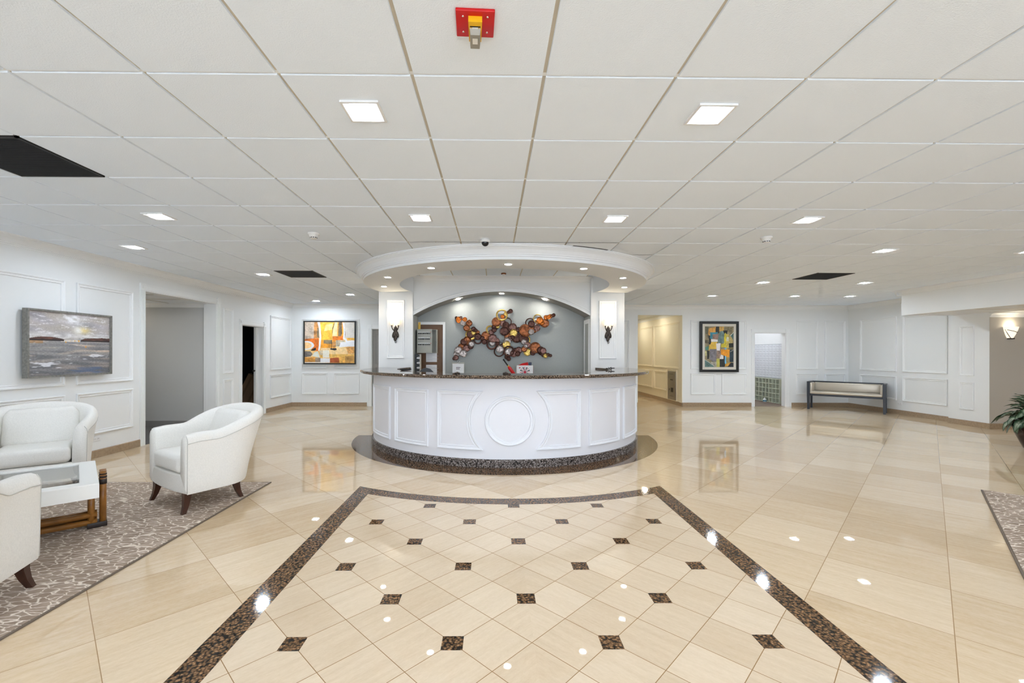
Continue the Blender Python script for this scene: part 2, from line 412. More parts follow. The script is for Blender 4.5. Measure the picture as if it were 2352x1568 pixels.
# ---- ceiling: lay-in tiles on a tan grid, one object
VENTS = [(-5, 1), (-5, 8), (9, 8)]
GX, GY, GP = -0.377, 2.03, 0.6098
b = B()
tees = B()
def rc(x, y): return sqrt((x - CX) ** 2 + (y - CY) ** 2)
for i in range(-9, 17):
    for j in range(-11, 16):
        if (i, j) in VENTS: continue
        x0, y0_ = GX + i * GP, GY + j * GP; x1, y1 = x0 + GP, y0_ + GP
        if x0 > 8.3 and y1 < 8.8: continue
        if x1 < XL - .1 or y0_ > YB + .1 or x0 > XR + .1: continue
        cs = [rc(x, y) for x in (x0, x1) for y in (y0_, y1)]
        if max(cs) < 2.36 : continue
        if x0 > -1.6 and x1 < 1.95 and 7.2 < y0_ < 8.3: continue
        g = 0.0075
        X0, X1, Y0, Y1 = x0 + g, x1 - g, y0_ + g, y1 - g
        if min(cs) < 1.98:
            n = 14
            for p in range(n):
                for q in range(n):
                    xa, xb = X0 + (X1 - X0) * p / n, X0 + (X1 - X0) * (p + 1) / n
                    ya, yb = Y0 + (Y1 - Y0) * q / n, Y0 + (Y1 - Y0) * (q + 1) / n
                    if rc((xa + xb) / 2, (ya + yb) / 2) < 1.98: continue
                    b.quad((xa, ya, ZC), (xa, yb, ZC), (xb, yb, ZC), (xb, ya, ZC), M['tile'])
            continue
        z1 = ZC + 0.010; c = .002
        b.add([(X0, Y0, z1), (X1, Y0, z1), (X1, Y1, z1), (X0, Y1, z1), (X0 + c, Y0 + c, ZC), (X1 - c, Y0 + c, ZC), (X1 - c, Y1 - c, ZC), (X0 + c, Y1 - c, ZC)],
              [(4, 7, 6, 5), (0, 4, 5, 1), (1, 5, 6, 2), (2, 6, 7, 3), (3, 7, 4, 0)], M['tile'])
zt = ZC + .0095
for i in range(-9, 18):
    x = GX + i * GP
    for ya, yb in ((-4.5, YB + .05),):
        n = 120
        for q in range(n):
            y_0 = ya + (yb - ya) * q / n; y_1 = ya + (yb - ya) * (q + 1) / n
            if rc(x, (y_0 + y_1) / 2) < 1.95 or (abs(x - .15) < 1.7 and y_0 > 7 and y_0 < 8.8): continue
            if x < XL - .05 or x > XR + .1: continue
            b.quad((x - .012, y_0, zt), (x - .012, y_1, zt), (x + .012, y_1, zt), (x + .012, y_0, zt), M['tee'])
for j in range(-11, 17):
    y = GY + j * GP; n = 150
    if y > YB + .05 or y < -4.5: continue
    for q in range(n):
        x_0 = XL - .05 + (XR + .1 - XL) * q / n; x_1 = XL - .05 + (XR + .1 - XL) * (q + 1) / n
        if rc((x_0 + x_1) / 2, y) < 1.95 or (abs((x_0 + x_1) / 2 - .15) < 1.7 and 7 < y < 8.8): continue
        b.quad((x_0, y - .012, zt - .0003), (x_0, y + .012, zt - .0003), (x_1, y + .012, zt - .0003), (x_1, y - .012, zt - .0003), M['trim'])  # cross tees painted white to stand in for lit tile edges
b.quad((XL - .3, -4.6, ZC + .30), (XL - .3, YB + .3, ZC + .30), (13, YB + .3, ZC + .30), (13, -4.6, ZC + .30), M['plaster'])
b.obj('ceiling', kind='structure', fix=False)

# ---- walls with openings
def wall_run(name, axis, pos, th, a0, a1, zt, openings, m):
    """axis 'x': wall in plane x=pos, runs along y; th signed thickness"""
    b = B(); cuts = sorted(openings); cur = a0
    lo, hi = min(pos, pos + th), max(pos, pos + th)
    def bx(s0, s1, z0, z1):
        if s1 - s0 < 1e-4: return
        if axis == 'x': b.box(lo, hi, s0, s1, z0, z1, m)
        else: b.box(s0, s1, lo, hi, z0, z1, m)
    for s0, s1, zo in cuts:
        bx(cur, s0, 0, zt); bx(s0, s1, zo, zt); cur = s1
    bx(cur, a1, 0, zt)
    return b.obj(name, kind='structure', fix=False)
wl = wall_run('wall_left', 'x', XL, -0.17, -4.4, YB, ZC + .25, [(6.74, 8.475, 2.335), (9.32, 10.185, 1.99)], M['wall'])
wbk = wall_run('wall_back', 'y', YB, 0.15, XL - .17, XR + .1, ZC + .25, [(-3.19, -2.30, 2.035), (3.815, 5.0, 2.414), (6.915, 7.75, 1.955)], M['wall'])
b = B(); b.box(XR, XR + .15, YJ, YB + .15, 0, ZC + .25, M['wall']); b.box(XJ, XJ + .29, 8.161, YJ, 0, ZC + .25, M['wall'])
wr = b.obj('wall_right', kind='structure', fix=False)
b = B(); b.box(XJ + .001, 13.0, 8.155, 8.161, 0, 2.18, M['taupe']); b.box(XJ + .28, 13.0, 8.161, 8.31, 0, ZC + .2, M['taupe']); wal = b.obj('wall_lounge', kind='structure', fix=False)
b = B(); b.box(13.0, 13.15, -4.4, 8.3, 0, 2.4, M['taupe']); b.obj('wall_far_right', kind='structure', fix=False)
# dropped beam over the lounge and its lower ceiling
b = B(); b.box(8.20, 8.32, -4.4, 8.785, 2.175, ZC + .2, M['wall']); b.box(8.32, XJ, 8.70, 8.785, 2.175, ZC + .2, M['wall']); b.obj('wall_beam', kind='structure', fix=False)
b = B(); b.box(8.32, 13.1, -4.4, 8.70, 2.180, 2.23, M['plaster'])
for j in range(6):
    y = 7.55 - j * .61; b.box(8.34, 13.0, y - .008, y + .008, 2.176, 2.181, M['tee'])
for i in range(7):
    x = 9.3 + i * .61; b.box(x - .008, x + .008, 4.0, 8.1, 2.176, 2.181, M['tee'])
b.obj('ceiling_lounge', kind='structure', fix=False)
# window wall behind the camera
b = B(); xs = [-5.44]
for x in (-3.6, -1.0, 1.6, 4.2, 6.8): xs += [x - 1.1, x + 1.1]
xs.append(13.15)
for k_ in range(0, len(xs), 2): b.box(xs[k_], xs[k_ + 1], -4.5, -4.35, 0, ZC + .2, M['wall'])
b.box(-5.44, 13.15, -4.5, -4.35, 2.40, ZC + .2, M['wall']); b.box(-5.44, 13.15, -4.5, -4.35, 0, .10, M['wall'])
b.obj('wall_front', kind='structure', fix=False)
for i, x in enumerate((-3.6, -1.0, 1.6, 4.2, 6.8)):
    b = B()
    for s0, s1, z0, z1 in ((x - 1.1, x - 1.05, .1, 2.4), (x + 1.05, x + 1.1, .1, 2.4), (x - .025, x + .025, .1, 2.4), (x - 1.1, x + 1.1, .1, .16), (x - 1.1, x + 1.1, 2.34, 2.4), (x - 1.1, x + 1.1, 1.0, 1.05)):
        b.box(s0, s1, -4.47, -4.40, z0, z1, M['frame_black'])
    b.obj('window_%d' % (i + 1), kind='structure', fix=False)

# wall panel mouldings (parts of their walls)
fl = lambda s, z, h: (XL + h, s, z)
ZU0, ZU1, ZL0, ZL1 = 0.99, 2.28, 0.32, 0.873
for s0, s1 in ((1.0, 1.95), (2.15, 3.70), (3.90, 5.487), (5.64, 6.513), (8.675, 8.998), (10.495, 11.548)):
    for z0, z1 in ((ZU0, ZU1), (ZL0, ZL1)): panel(wl, rect(s0, s1, z0, z1), fl, M['trim'])
fb = lambda s, z, h: (s, YB - h, z)
for s0, s1 in ((-5.003, -4.342), (-4.166, -3.507)):
    panel(wbk, rect(s0, s1, ZU0, ZU1), fb, M['trim']); panel(wbk, rect(s0, s1, ZL0, ZL1), fb, M['trim'])
panel(wbk, rect(5.215, 6.70, ZU0, ZU1), fb, M['trim'])
for s0, s1 in ((5.222, 5.882), (6.04, 6.71)): panel(wbk, rect(s0, s1, ZL0, ZL1), fb, M['trim'])
for s0, s1 in ((2.75, 3.588), (8.034, 8.61), (8.786, 9.34)):
    panel(wbk, rect(s0, s1, ZU0, ZU1), fb, M['trim']); panel(wbk, rect(s0, s1, ZL0, ZL1), fb, M['trim'])
fr = lambda s, z, h: (XR - h, s, z)
for s0, s1 in ((10.21, 11.23), (9.05, 10.05)):
    panel(wr, rect(s0, s1, ZU0, ZU1), fr, M['trim']); panel(wr, rect(s0, s1, ZL0, ZL1), fr, M['trim'])
fj = lambda s, z, h: (XJ - h, s, z)
panel(wr, rect(8.42, 8.68, .98, 1.955), fj, M['trim'], .8); panel(wr, rect(8.42, 8.68, .315, .853), fj, M['trim'], .8)
# crown and skirting
crown('trim_1', ZC, (XL, -4.35), (XL, YB), (1, 0))
crown('trim_2', ZC, (XL, YB), (XR, YB), (0, -1))
crown('trim_3', ZC, (XR, 8.785), (XR, YB), (-1, 0))
crown('trim_4', ZC, (8.20, -4.35), (8.20, 8.785 + .1), (-1, 0))
crown('trim_5', ZC, (8.10, 8.785), (XR, 8.785), (0, 1))
crown('trim_6', 2.176, (XJ, 8.16), (12.9, 8.16), (0, -1), .75)
for i, (a, c) in enumerate(((-4.35, 6.645), (8.575, 9.21), (10.32, YB))): skirt('baseboard_left_%d' % (i + 1), (XL, a), (XL, c), (1, 0))
for i, (a, c) in enumerate(((XL, -3.31), (-2.18, 3.815), (5.0, 6.83), (7.905, XR))): skirt('baseboard_back_%d' % (i + 1), (a, YB), (c, YB), (0, -1))
skirt('baseboard_right_1', (XR, YJ), (XR, YB), (-1, 0)); skirt('baseboard_right_2', (XJ, 8.155), (XJ, YJ), (-1, 0)); skirt('baseboard_lounge', (XJ - .0162, 8.155), (13.0, 8.155), (0, -1))

# ---- doorway casings
def casing(name, axis, pos, out, s0, s1, zt, w=0.095, th=0.155):
    b = B(); t = 0.022
    def bx(a, c, z0, z1, d0, d1, m=M['trim']):
        lo, hi = sorted((pos + out * d0, pos + out * d1))
        if axis == 'x': b.box(lo, hi, a, c, z0, z1, m)
        else: b.box(a, c, lo, hi, z0, z1, m)
    for a, c in ((s0 - w, s0), (s1, s1 + w)):
        bx(a, c, 0, zt, 0, t * .7); bx(a + w * .12, a + w * .3, 0, zt, 0, t); bx(a + w * .7, a + w * .88, 0, zt, 0, t); bx(a + w * .42, a + w * .58, 0, zt, 0, t * .85)
        bx(a - .006, c + .006, zt, zt + w * 1.1, 0, t * 1.25); bx(a + w * .25, c - w * .25, zt + w * .28, zt + w * .82, 0, t * 1.5)
    bx(s0, s1, zt, zt + w, 0, t * .7); bx(s0, s1, zt + w * .08, zt + w * .2, 0, t); bx(s0, s1, zt + w * .75, zt + w * .92, 0, t * 1.1)
    # jamb lining
    bx(s0, s0 + .012, 0, zt, 0, -th); bx(s1 - .012, s1, 0, zt, 0, -th); bx(s0, s1, zt - .012, zt, 0, -th)
    return b.obj(name, kind='structure', fix=False)
casing('trim_7', 'x', XL, 1, 6.74, 8.475, 2.335, th=.17)
casing('trim_8', 'x', XL, 1, 9.32, 10.185, 1.99, th=.17)
casing('trim_9', 'y', YB, -1, -3.19, -2.30, 2.035)
casing('trim_10', 'y', YB, -1, 6.915, 7.75, 1.955, .085)

# ---- side hall seen through the wide left opening
b = B(); b.box(-9.2, XL - .17, 8.50, 8.62, 0, 2.45, M['grey_wall']); b.box(-9.3, -9.2, 6.0, 8.6, 0, 2.45, M['grey_wall']); b.box(-9.2, XL - .17, 6.2, 6.3, 0, 2.45, M['grey_wall'])
b.box(-5.50, XL - .17, 8.46, 8.5, 0, 2.32, M['trim'])
b.obj('wall_side_hall', kind='structure', fix=False)
b = B(); b.box(-9.2, XL - .17, 6.3, 8.5, 2.335, 2.40, M['plaster'])
for i in range(6): b.box(-9.2 + i * .61, -9.185 + i * .61, 6.3, 8.5, 2.331, 2.336, M['tee'])
for j in range(4): b.box(-9.2, XL - .17, 6.6 + j * .61, 6.615 + j * .61, 2.331, 2.336, M['tee'])
b.obj('ceiling_side_hall', kind='structure', fix=False)
b = B(); b.box(-9.2, XL - .005, 6.3, 8.5, -.03, 0.003, M['carpet_grey']); b.obj('floor_side_hall', kind='structure', fix=False)
crown('trim_11', 2.335, (-9.2, 8.5), (XL - .17, 8.5), (0, -1), .7)
b = B(); b.box(-9.2, -5.5, 8.485, 8.5, 0.003, .10, M['grey_door']); b.obj('baseboard_side_hall', kind='structure', fix=False)

# ---- store room behind the left door, its unlit shade painted as near-black surfaces
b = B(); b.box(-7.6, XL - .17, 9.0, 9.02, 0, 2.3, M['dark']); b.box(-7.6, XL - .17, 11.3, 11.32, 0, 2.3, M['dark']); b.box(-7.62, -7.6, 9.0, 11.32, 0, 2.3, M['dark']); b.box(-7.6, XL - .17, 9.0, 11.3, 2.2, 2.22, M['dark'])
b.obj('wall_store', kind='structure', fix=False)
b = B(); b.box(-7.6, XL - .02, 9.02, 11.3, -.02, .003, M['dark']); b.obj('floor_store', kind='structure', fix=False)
# sliding door edge with black knob
b = B(); b.box(XL - .168, XL - .125, 10.10, 10.172, .006, 1.975, M['plastic_white']); d1 = b.obj('door_1', kind='structure', fix=False)
b = B(); b.lathe([(0.001, 0), (.016, 0), (.016, .012), (.008, .02), (.008, .035), (.024, .045), (.026, .058), (.018, .07), (.001, .072)], M['black'], 16, mx=Matrix.Translation((XL - .145, 10.10, .99)) @ Matrix.Rotation(radians(90), 4, 'X')); b.obj('door_knob', d1)
# grey door at the back left
b = B(); b.box(-3.178, -2.312, YB + .06, YB + .10, .006, 2.022, M['grey_door']); d2 = b.obj('door_2', kind='structure', fix=False)
for z0, z1 in ((.2, .95), (1.1, 1.9)): panel(d2, rect(-3.10, -2.39, z0, z1), lambda s, z, h: (s, YB + .06 - h, z), M['grey_door'], .7)

# ---- warm corridor on the right of the desk
b = B(); b.box(5.0, 5.12, YB + .15, 17.2, 0, 2.7, M['beige_wall']); b.box(3.70, 3.815, YB + .15, 17.2, 0, 2.7, M['beige_wall']); b.box(3.7, 5.12, 17.1, 17.2, 0, 2.7, M['beige_wall'])
wh = b.obj('wall_corridor', kind='structure', fix=False)
b = B(); b.box(4.985, 5.0, YB, YB + .16, 0, 2.41, M['beige_wall']); b.obj('trim_12', kind='structure', fix=False)
fh = lambda s, z, h: (5.0 - h, s, z)
for s0, s1 in ((11.80, 13.66), (13.80, 15.6)): panel(wh, rect(s0, s1, ZU0, 2.255), fh, M['beige_trim'])
for s0, s1 in ((12.66, 13.63), (13.80, 15.6)): panel(wh, rect(s0, s1, ZL0 + .01, ZL1), fh, M['beige_trim'])
panel(wh, rect(11.95, 12.60, .10, .955), fh, M['beige_trim'])
b = B(); b.box(3.7, 5.12, YB + .15, 17.2, 2.55, 2.6, M['plaster']); b.obj('ceiling_corridor', kind='structure', fix=False)
crown('trim_13', 2.55, (5.0, YB + .16), (5.0, 17.1), (-1, 0))
skirt('baseboard_corridor', (4.999, YB + .0), (4.999, 17.1), (-1, 0), .10)
# ---- mail room
b = B(); b.box(8.06, 8.16, YB + .15, 15.2, 0, 2.7, M['wall']); b.box(5.6, 8.16, 15.1, 15.2, 0, 2.7, M['wall']); b.box(5.5, 5.6, YB + .15, 15.2, 0, 2.7, M['wall'])
b.obj('wall_mail_room', kind='structure', fix=False)
b = B(); b.box(5.6, 8.06, YB + .15, 15.1, 2.6, 2.65, M['plaster']); b.obj('ceiling_mail_room', kind='structure', fix=False)
b = B(); b.box(5.6, 8.06, YB + .03, 15.1, -.03, 0.003, M['carpet']); b.obj('floor_mail_room', kind='structure', fix=False)

# ---- canopy ring over the desk, columns and arched alcove
b = B()
ZS = 2.513
xr = 1.80; a_end = math.asin(.56 / 2.31)
prof = [(1.74, 2.81), (1.74, ZS), (2.300, ZS), (2.300, 2.546), (2.318, 2.550), (2.318, 2.566), (2.330, 2.570), (2.334, 2.584), (2.340, 2.590), (2.362, 2.622), (2.392, 2.646), (2.405, 2.652), (2.405, 2.660), (2.420, 2.664), (2.420, ZC + .004)]
b.lathe(prof[:2], M['plaster'], 96, pi - radians(19), 2 * pi + radians(19), (CX, CY, 0))
b.lathe(prof[1:], M['plaster'], 96, pi - radians(14.5), 2 * pi + radians(14.5), (CX, CY, 0), smooth=False)
b.obj('ceiling_canopy', kind='structure', fix=False)
# small crown inside the canopy
for nm, (x0, x1, z0, y1) in (('wall_column_left', (-2.095, -1.472, ZS, 8.60)), ('wall_column_right', (1.792, 2.412, ZS, 8.60))):
    b = B(); b.box(x0, x1, 8.10, 8.158, 0, 2.84, M['wall']); b.box(x0 if x0 < 0 else x0 + .03, x1 if x0 > 0 else x1 - .03, 8.158, y1, 0, 2.84, M['wall']); o = b.obj(nm, kind='structure', fix=False)
    xm = (x0 + x1) / 2
    panel(o, rect(xm - .162, xm + .162, 1.302, 2.366), lambda s, z, h: (s, 8.10 - h, z), M['trim'])
# arch wall
AX, AW, AZ0, AZ1 = 0.16, 1.632, 2.10, 2.54
AR = (AW ** 2 + (AZ1 - AZ0) ** 2) / (2 * (AZ1 - AZ0)); AC = AZ1 - AR
def arch_pts(r, n=40):
    a = math.asin(AW / AR); return [(AX + r * sin(-a + 2 * a * i / n), AC + r * cos(-a + 2 * a * i / n)) for i in range(n + 1)]
P = arch_pts(AR); n = len(P)
b = B()
for y, m_ in ((8.16, M['wall']),):
    vs = [(x, y, z) for x, z in P] + [(x, y, 2.83) for x, z in P]
    b.add(vs, [(i, i + 1, n + i + 1, n + i) for i in range(n - 1)], m_)
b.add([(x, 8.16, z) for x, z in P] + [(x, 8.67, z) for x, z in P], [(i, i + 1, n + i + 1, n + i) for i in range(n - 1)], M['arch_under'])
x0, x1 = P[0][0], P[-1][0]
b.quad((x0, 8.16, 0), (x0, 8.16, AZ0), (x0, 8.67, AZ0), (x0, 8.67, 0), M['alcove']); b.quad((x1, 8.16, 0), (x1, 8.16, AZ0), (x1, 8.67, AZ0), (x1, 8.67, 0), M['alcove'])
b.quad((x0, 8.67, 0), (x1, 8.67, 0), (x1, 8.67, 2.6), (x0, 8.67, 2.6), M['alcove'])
b.obj('wall_arch', kind='structure', fix=False)
b = B()  # arch moulding
Q0 = arch_pts(AR - .004); rows = []
for dr, h in ((-.004, 0), (-.004, .026), (.018, .028), (.030, .016), (.044, .018), (.056, .026), (.066, .014), (.074, .012), (.078, 0)):
    rows.append([(x, 8.16 - h, z) for x, z in arch_pts(AR + dr)])
vs = [p for r in rows for p in r]; fs = []
for k_ in range(len(rows) - 1):
    for i in range(n - 1): fs.append((k_ * n + i, k_ * n + i + 1, (k_ + 1) * n + i + 1, (k_ + 1) * n + i))
b.add(vs, fs, M['trim']); b.obj('trim_14', kind='structure', fix=False)
crown('trim_15', 2.812, (-1.5, 8.16), (1.82, 8.16), (0, -1), 1.0)
b = B(); b.quad((-1.9, 5.6, 2.812), (2.2, 5.6, 2.812), (2.2, 8.3, 2.812), (-1.9, 8.3, 2.812), M['tile'])
for i in range(-2, 4): b.box(GX + i * GP + .252 - .007, GX + i * GP + .252 + .007, 5.6, 8.2, 2.809, 2.812, M['tee'])
b.obj('ceiling_alcove', kind='structure', fix=False)
# doorway casings inside the alcove (right side wall)
b = B(); b.box(x1 - .02, x1, 8.18, 8.24, 0, 1.96, M['trim']); b.box(x1 - .02, x1, 8.58, 8.64, 0, 1.96, M['trim']); b.box(x1 - .02, x1, 8.18, 8.64, 1.96, 2.04, M['trim']); b.box(x1 - .008, x1, 8.24, 8.58, 0, 1.96, M['alcove'])
b.obj('trim_16', kind='structure', fix=False)

# ================================================================ THINGS
# ---- square recessed lamps in the lobby ceiling
def square_lamp(label, x, y, z=ZC, m=None, group='square recessed ceiling lamps'):
    t = thing('recessed_lamp', label, 'ceiling light', (x, y, z), 0, group)
    b = B(); o, i_, d = .098, .062, .010
    vs = []
    for r, zz in ((o, 0.0), (o, -d), (o - .012, -d - .001), (i_, -.003), (i_, 0.0)):
        vs += [(-r, -r, zz), (r, -r, zz), (r, r, zz), (-r, r, zz)]
    b.add(vs, [(k * 4 + q, k * 4 + (q + 1) % 4, k * 4 + 4 + (q + 1) % 4, k * 4 + 4 + q) for k in range(4) for q in range(4)], M['lamp_trim']); b.obj('trim_ring', t)
    b = B(); b.box(-i_, i_, -i_, i_, -.0035, -.001, m or M['lamp']); b.obj('lens', t)
    return t
LOB = [
 (-.682, 2.335, 'square ceiling lamp nearest the camera, left of the red strobe'),
 (1.148, 2.335, 'square ceiling lamp nearest the camera, right of the red strobe'),
 (-3.122, 4.165, 'square ceiling lamp just behind the big black vent on the left'),
 (-.682, 4.165, 'square ceiling lamp left of the dome camera, in front of the canopy'),
 (1.148, 4.165, 'square ceiling lamp right of the dome camera, in front of the canopy'),
 (2.978, 4.165, 'square ceiling lamp just ahead of the right smoke detector'),
 (-4.342, 5.384, 'square ceiling lamp beside the left crown moulding, above the wide opening'),
 (4.808, 5.384, 'square ceiling lamp on the right, in front of the right black vent'),
 (6.638, 5.384, 'square ceiling lamp cut by the right edge of the photo'),
 (-3.732, 7.214, 'square ceiling lamp just left of the small black vent'),
 (-4.342, 10.874, 'square ceiling lamp directly above the orange abstract painting'),
 (-3.122, 9.654, 'square ceiling lamp between orange painting and left column'),
 (4.808, 9.654, 'square ceiling lamp above the corridor doorway, left of the cubist painting'),
 (4.808, 7.824, 'square ceiling lamp just left of the right black vent'),
 (6.638, 9.654, 'square ceiling lamp above the mail room doorway'),
 (7.858, 9.654, 'square ceiling lamp above the dark bench in the far right corner'),
 (6.638, 7.824, 'square ceiling lamp just behind the right black vent'),
]
first = front = None; rear_lens = {}
for x, y, lb in LOB:
    first = dup(first, lb, (x, y, ZC)) if first else square_lamp(lb, x, y)
    if y > 7:
        for ch_ in first.children:
            if ch_.name.startswith('lens'):
                key_ = 'lamp_rear' if x < 0 else 'lamp_rear_right'
                if key_ not in rear_lens: rear_lens[key_] = ch_.data.copy(); rear_lens[key_].materials[0] = M[key_]
                ch_.data = rear_lens[key_]
    elif front is None: front = first
for x, y in ((-.682, .505), (1.148, .505), (-3.122, .505), (2.978, .505), (-.682, -2.0), (1.148, -2.0), (-3.122, -2.0), (2.978, -2.0), (5.4, 2.335), (5.4, -.7)):
    dup(front, 'square ceiling lamp behind the camera', (x, y, ZC))
# warm corridor and mail room lamps
warm = emit('corridor_lens', (1.0, .94, .80), 180.0)
for y in (12.9, 14.6): square_lamp('warm ceiling lamp inside the corridor right of the desk', 4.45, y, 2.55, warm, 'corridor lamps')
cool = emit('mail_lens', (.95, .98, 1.05), 300.0)
for y in (12.6, 13.8): square_lamp('white ceiling lamp inside the mail room', 7.0, y, 2.6, cool, 'mail room lamps')
hallw = emit('hall_lens', (1.0, .97, .92), 165.0)
square_lamp('ceiling lamp inside the side hall on the left', -6.6, 7.3, 2.331, hallw)
square_lamp('ceiling lamp over the lounge on the right', 10.4, 6.3, 2.176, hallw)
# ---- round canopy downlights
def round_lamp(label, loc, m, group, rx=0.0):
    t = thing('round_downlight', label, 'ceiling light', loc, 0, group); t.rotation_euler = (0, rx, 0)
    b = B(); b.lathe([(.062, 0), (.060, -.006), (.046, -.007), (.042, -.002), (.042, 0)], M['lamp_trim'], 24); b.obj('trim_ring', t)
    b = B(); b.lathe([(.0001, -.003), (.042, -.003), (.042, -.0005), (.0001, -.0005)], m, 24, smooth=False); b.obj('lens', t)
    return t
first = None
for a, lb in ((-29.6, 'second round canopy downlight left of the canopy centre, front edge'), (0, 'middle round downlight at the front of the canopy'), (29.6, 'round canopy downlight right of the middle one, front edge'),
              (-59.2, 'round canopy downlight on the left curve, ahead of the left column'), (58.5, 'round canopy downlight on the right curve, ahead of the right column'),
              (-86.5, 'round canopy downlight directly above the left column sconce'), (86, 'round canopy downlight directly above the right column sconce')):
    p = (CX + 2.02 * sin(radians(a)), CY - 2.02 * cos(radians(a)), ZS)
    first = dup(first, lb, p) if first else round_lamp(lb, p, M['lamp_round'], 'canopy downlights')
first = None
for x, z, rx, lb in ((-.668, 2.424, -.24, 'left of the three downlights under the arch, above the metal sculpture'), (.160, 2.537, 0, 'middle downlight under the arch, above the metal sculpture'), (.985, 2.424, .24, 'right of the three downlights under the arch, above the metal sculpture')):
    p = (x, 8.42, z)
    if first: o = dup(first, lb, p); o.rotation_euler = (0, rx, 0)
    else: first = round_lamp(lb, p, M['lamp_arch'], 'arch downlights', rx)

# ---- black return air vents
def vent(label, i, j):
    x0, y0_ = GX + i * GP, GY + j * GP
    t = thing('air_vent', label, 'air vent', (x0 + GP / 2, y0_ + GP / 2, ZC), 0, 'black ceiling vents'); h = GP / 2 - .007
    b = B()
    for s in ((-h, h, -h, -h + .014), (-h, h, h - .014, h), (-h, -h + .014, -h, h), (h - .014, h, -h, h)): b.box(*s, -.003, .008, M['vent'])
    b.obj('frame', t)
    b = B(); b.box(-h, h, -h, h, .02, .024, M['dark'])
    for k_ in range(44):
        y = -h + .02 + (2 * h - .04) * k_ / 43; b.box(-h + .01, h - .01, y - .0018, y + .0018, -.001, .012, M['vent'])
    b.obj('grille', t); return t
vent('large black ceiling vent at the left edge of the photo', *VENTS[0])
vent('small black ceiling vent left of the canopy', *VENTS[1])
vent('black ceiling vent on the right side of the lobby', *VENTS[2])
b = B(); b.lathe([(2.428, ZC - .003), (2.452, ZC - .003), (2.452, ZC + .003), (2.428, ZC + .003), (2.428, ZC - .003)], M['vent'], 14, radians(288), radians(300), (CX, CY, 0), smooth=False)
tag(b.obj('slot_vent'), 'thin curved black air slot along the top right edge of the canopy', 'air vent')

# ---- detectors, camera, strobe
def smoke(label, x, y, z=ZC):
    t = thing('smoke_detector', label, 'smoke detector', (x, y, z), 0, 'ceiling smoke detectors')
    b = B(); b.lathe([(.0001, 0), (.060, 0), (.060, -.012), (.052, -.020), (.0001, -.020)], M['plastic_white'], 28); b.obj('base', t)
    b = B(); b.lathe([(.048, -.020), (.044, -.036), (.034, -.044), (.034, -.056), (.030, -.060), (.0001, -.060)], M['plastic_white'], 28)
    for q in range(10):
        a = 2 * pi * q / 10; mx = Matrix.Rotation(a, 4, 'Z'); b.box(.0335, .036, -.007, .007, -.055, -.046, M['mail_dark'], mx)
    b.obj('sensor_head', t); return t
s0 = smoke('white smoke detector on the ceiling, left of the canopy', -1.915, 4.73)
dup(s0, 'white smoke detector on the ceiling, right of the canopy', (2.985, 4.80, ZC))
t = thing('security_camera', 'small white dome camera on the ceiling at the canopy front', 'security camera', (-.093, 4.95, ZC))
b = B(); b.lathe([(.0001, 0), (.056, 0), (.056, -.028), (.050, -.036), (.0001, -.036)], M['plastic_white'], 28); b.obj('housing', t)
b = B(); b.lathe([(.042 * cos(a), -.036 - .042 * sin(a)) for a in [pi / 2 * q / 8 for q in range(9)][:-1]] + [(.0001, -.078)], M['lens_dark'], 28); b.obj('dome', t)
t = thing('alarm_strobe', 'red and yellow fire alarm strobe on the ceiling at the top of the photo', 'fire alarm', (-.072, 1.70, ZC), radians(2.5))
b = B(); b.rbox(-.073, .073, -.068, .068, -.012, 0, .003, M['red']); b.obj('plate', t)
for sx in (-1, 1):
    for sy in (-1, 1): b = B(); b.lathe([(.0001, -.0145), (.004, -.0135), (.0045, -.012)], M['chrome'], 12, c=(sx * .046, sy * .040, 0)); b.obj('screw', t)
b = B(); b.prism([(-.026, -.044), (.026, -.044), (.024, .062), (-.024, .062)], -.034, -.011, M['yellow']); b.obj('body', t)
b = B(); b.add([(-.021, -.012, -.034), (.021, -.012, -.034), (.021, .058, -.034), (-.021, .058, -.034), (-.018, .0, -.052), (.018, .0, -.052), (.018, .056, -.066), (-.018, .056, -.066)],
               [(0, 1, 5, 4), (1, 2, 6, 5), (2, 3, 7, 6), (3, 0, 4, 7), (4, 5, 6, 7)], M['steel'])
b.add([(-.010, .012, -.0565), (.010, .012, -.0565), (.010, .036, -.0625), (-.010, .036, -.0625)], [(0, 1, 2, 3)], M['mat_board']); b.obj('strobe_lens', t)
b = B(); b.box(-.011, .011, -.018, -.010, -.037, -.0335, M['paper']); b.box(-.020, .020, -.022, -.0179, -.036, -.0335, M['black']); b.obj('name_strip', t)
t = thing('heat_detector', 'small copper coloured detector on the ceiling inside the canopy', 'smoke detector', (.18, 7.80, 2.812))
b = B(); b.lathe([(.0001, 0), (.045, 0), (.045, -.02), (.0001, -.02)], M['copper'], 20); b.obj('base', t)
b = B(); b.lathe([(.026, -.02), (.022, -.045), (.0001, -.05)], M['plastic_white'], 20); b.obj('sensor_head', t)

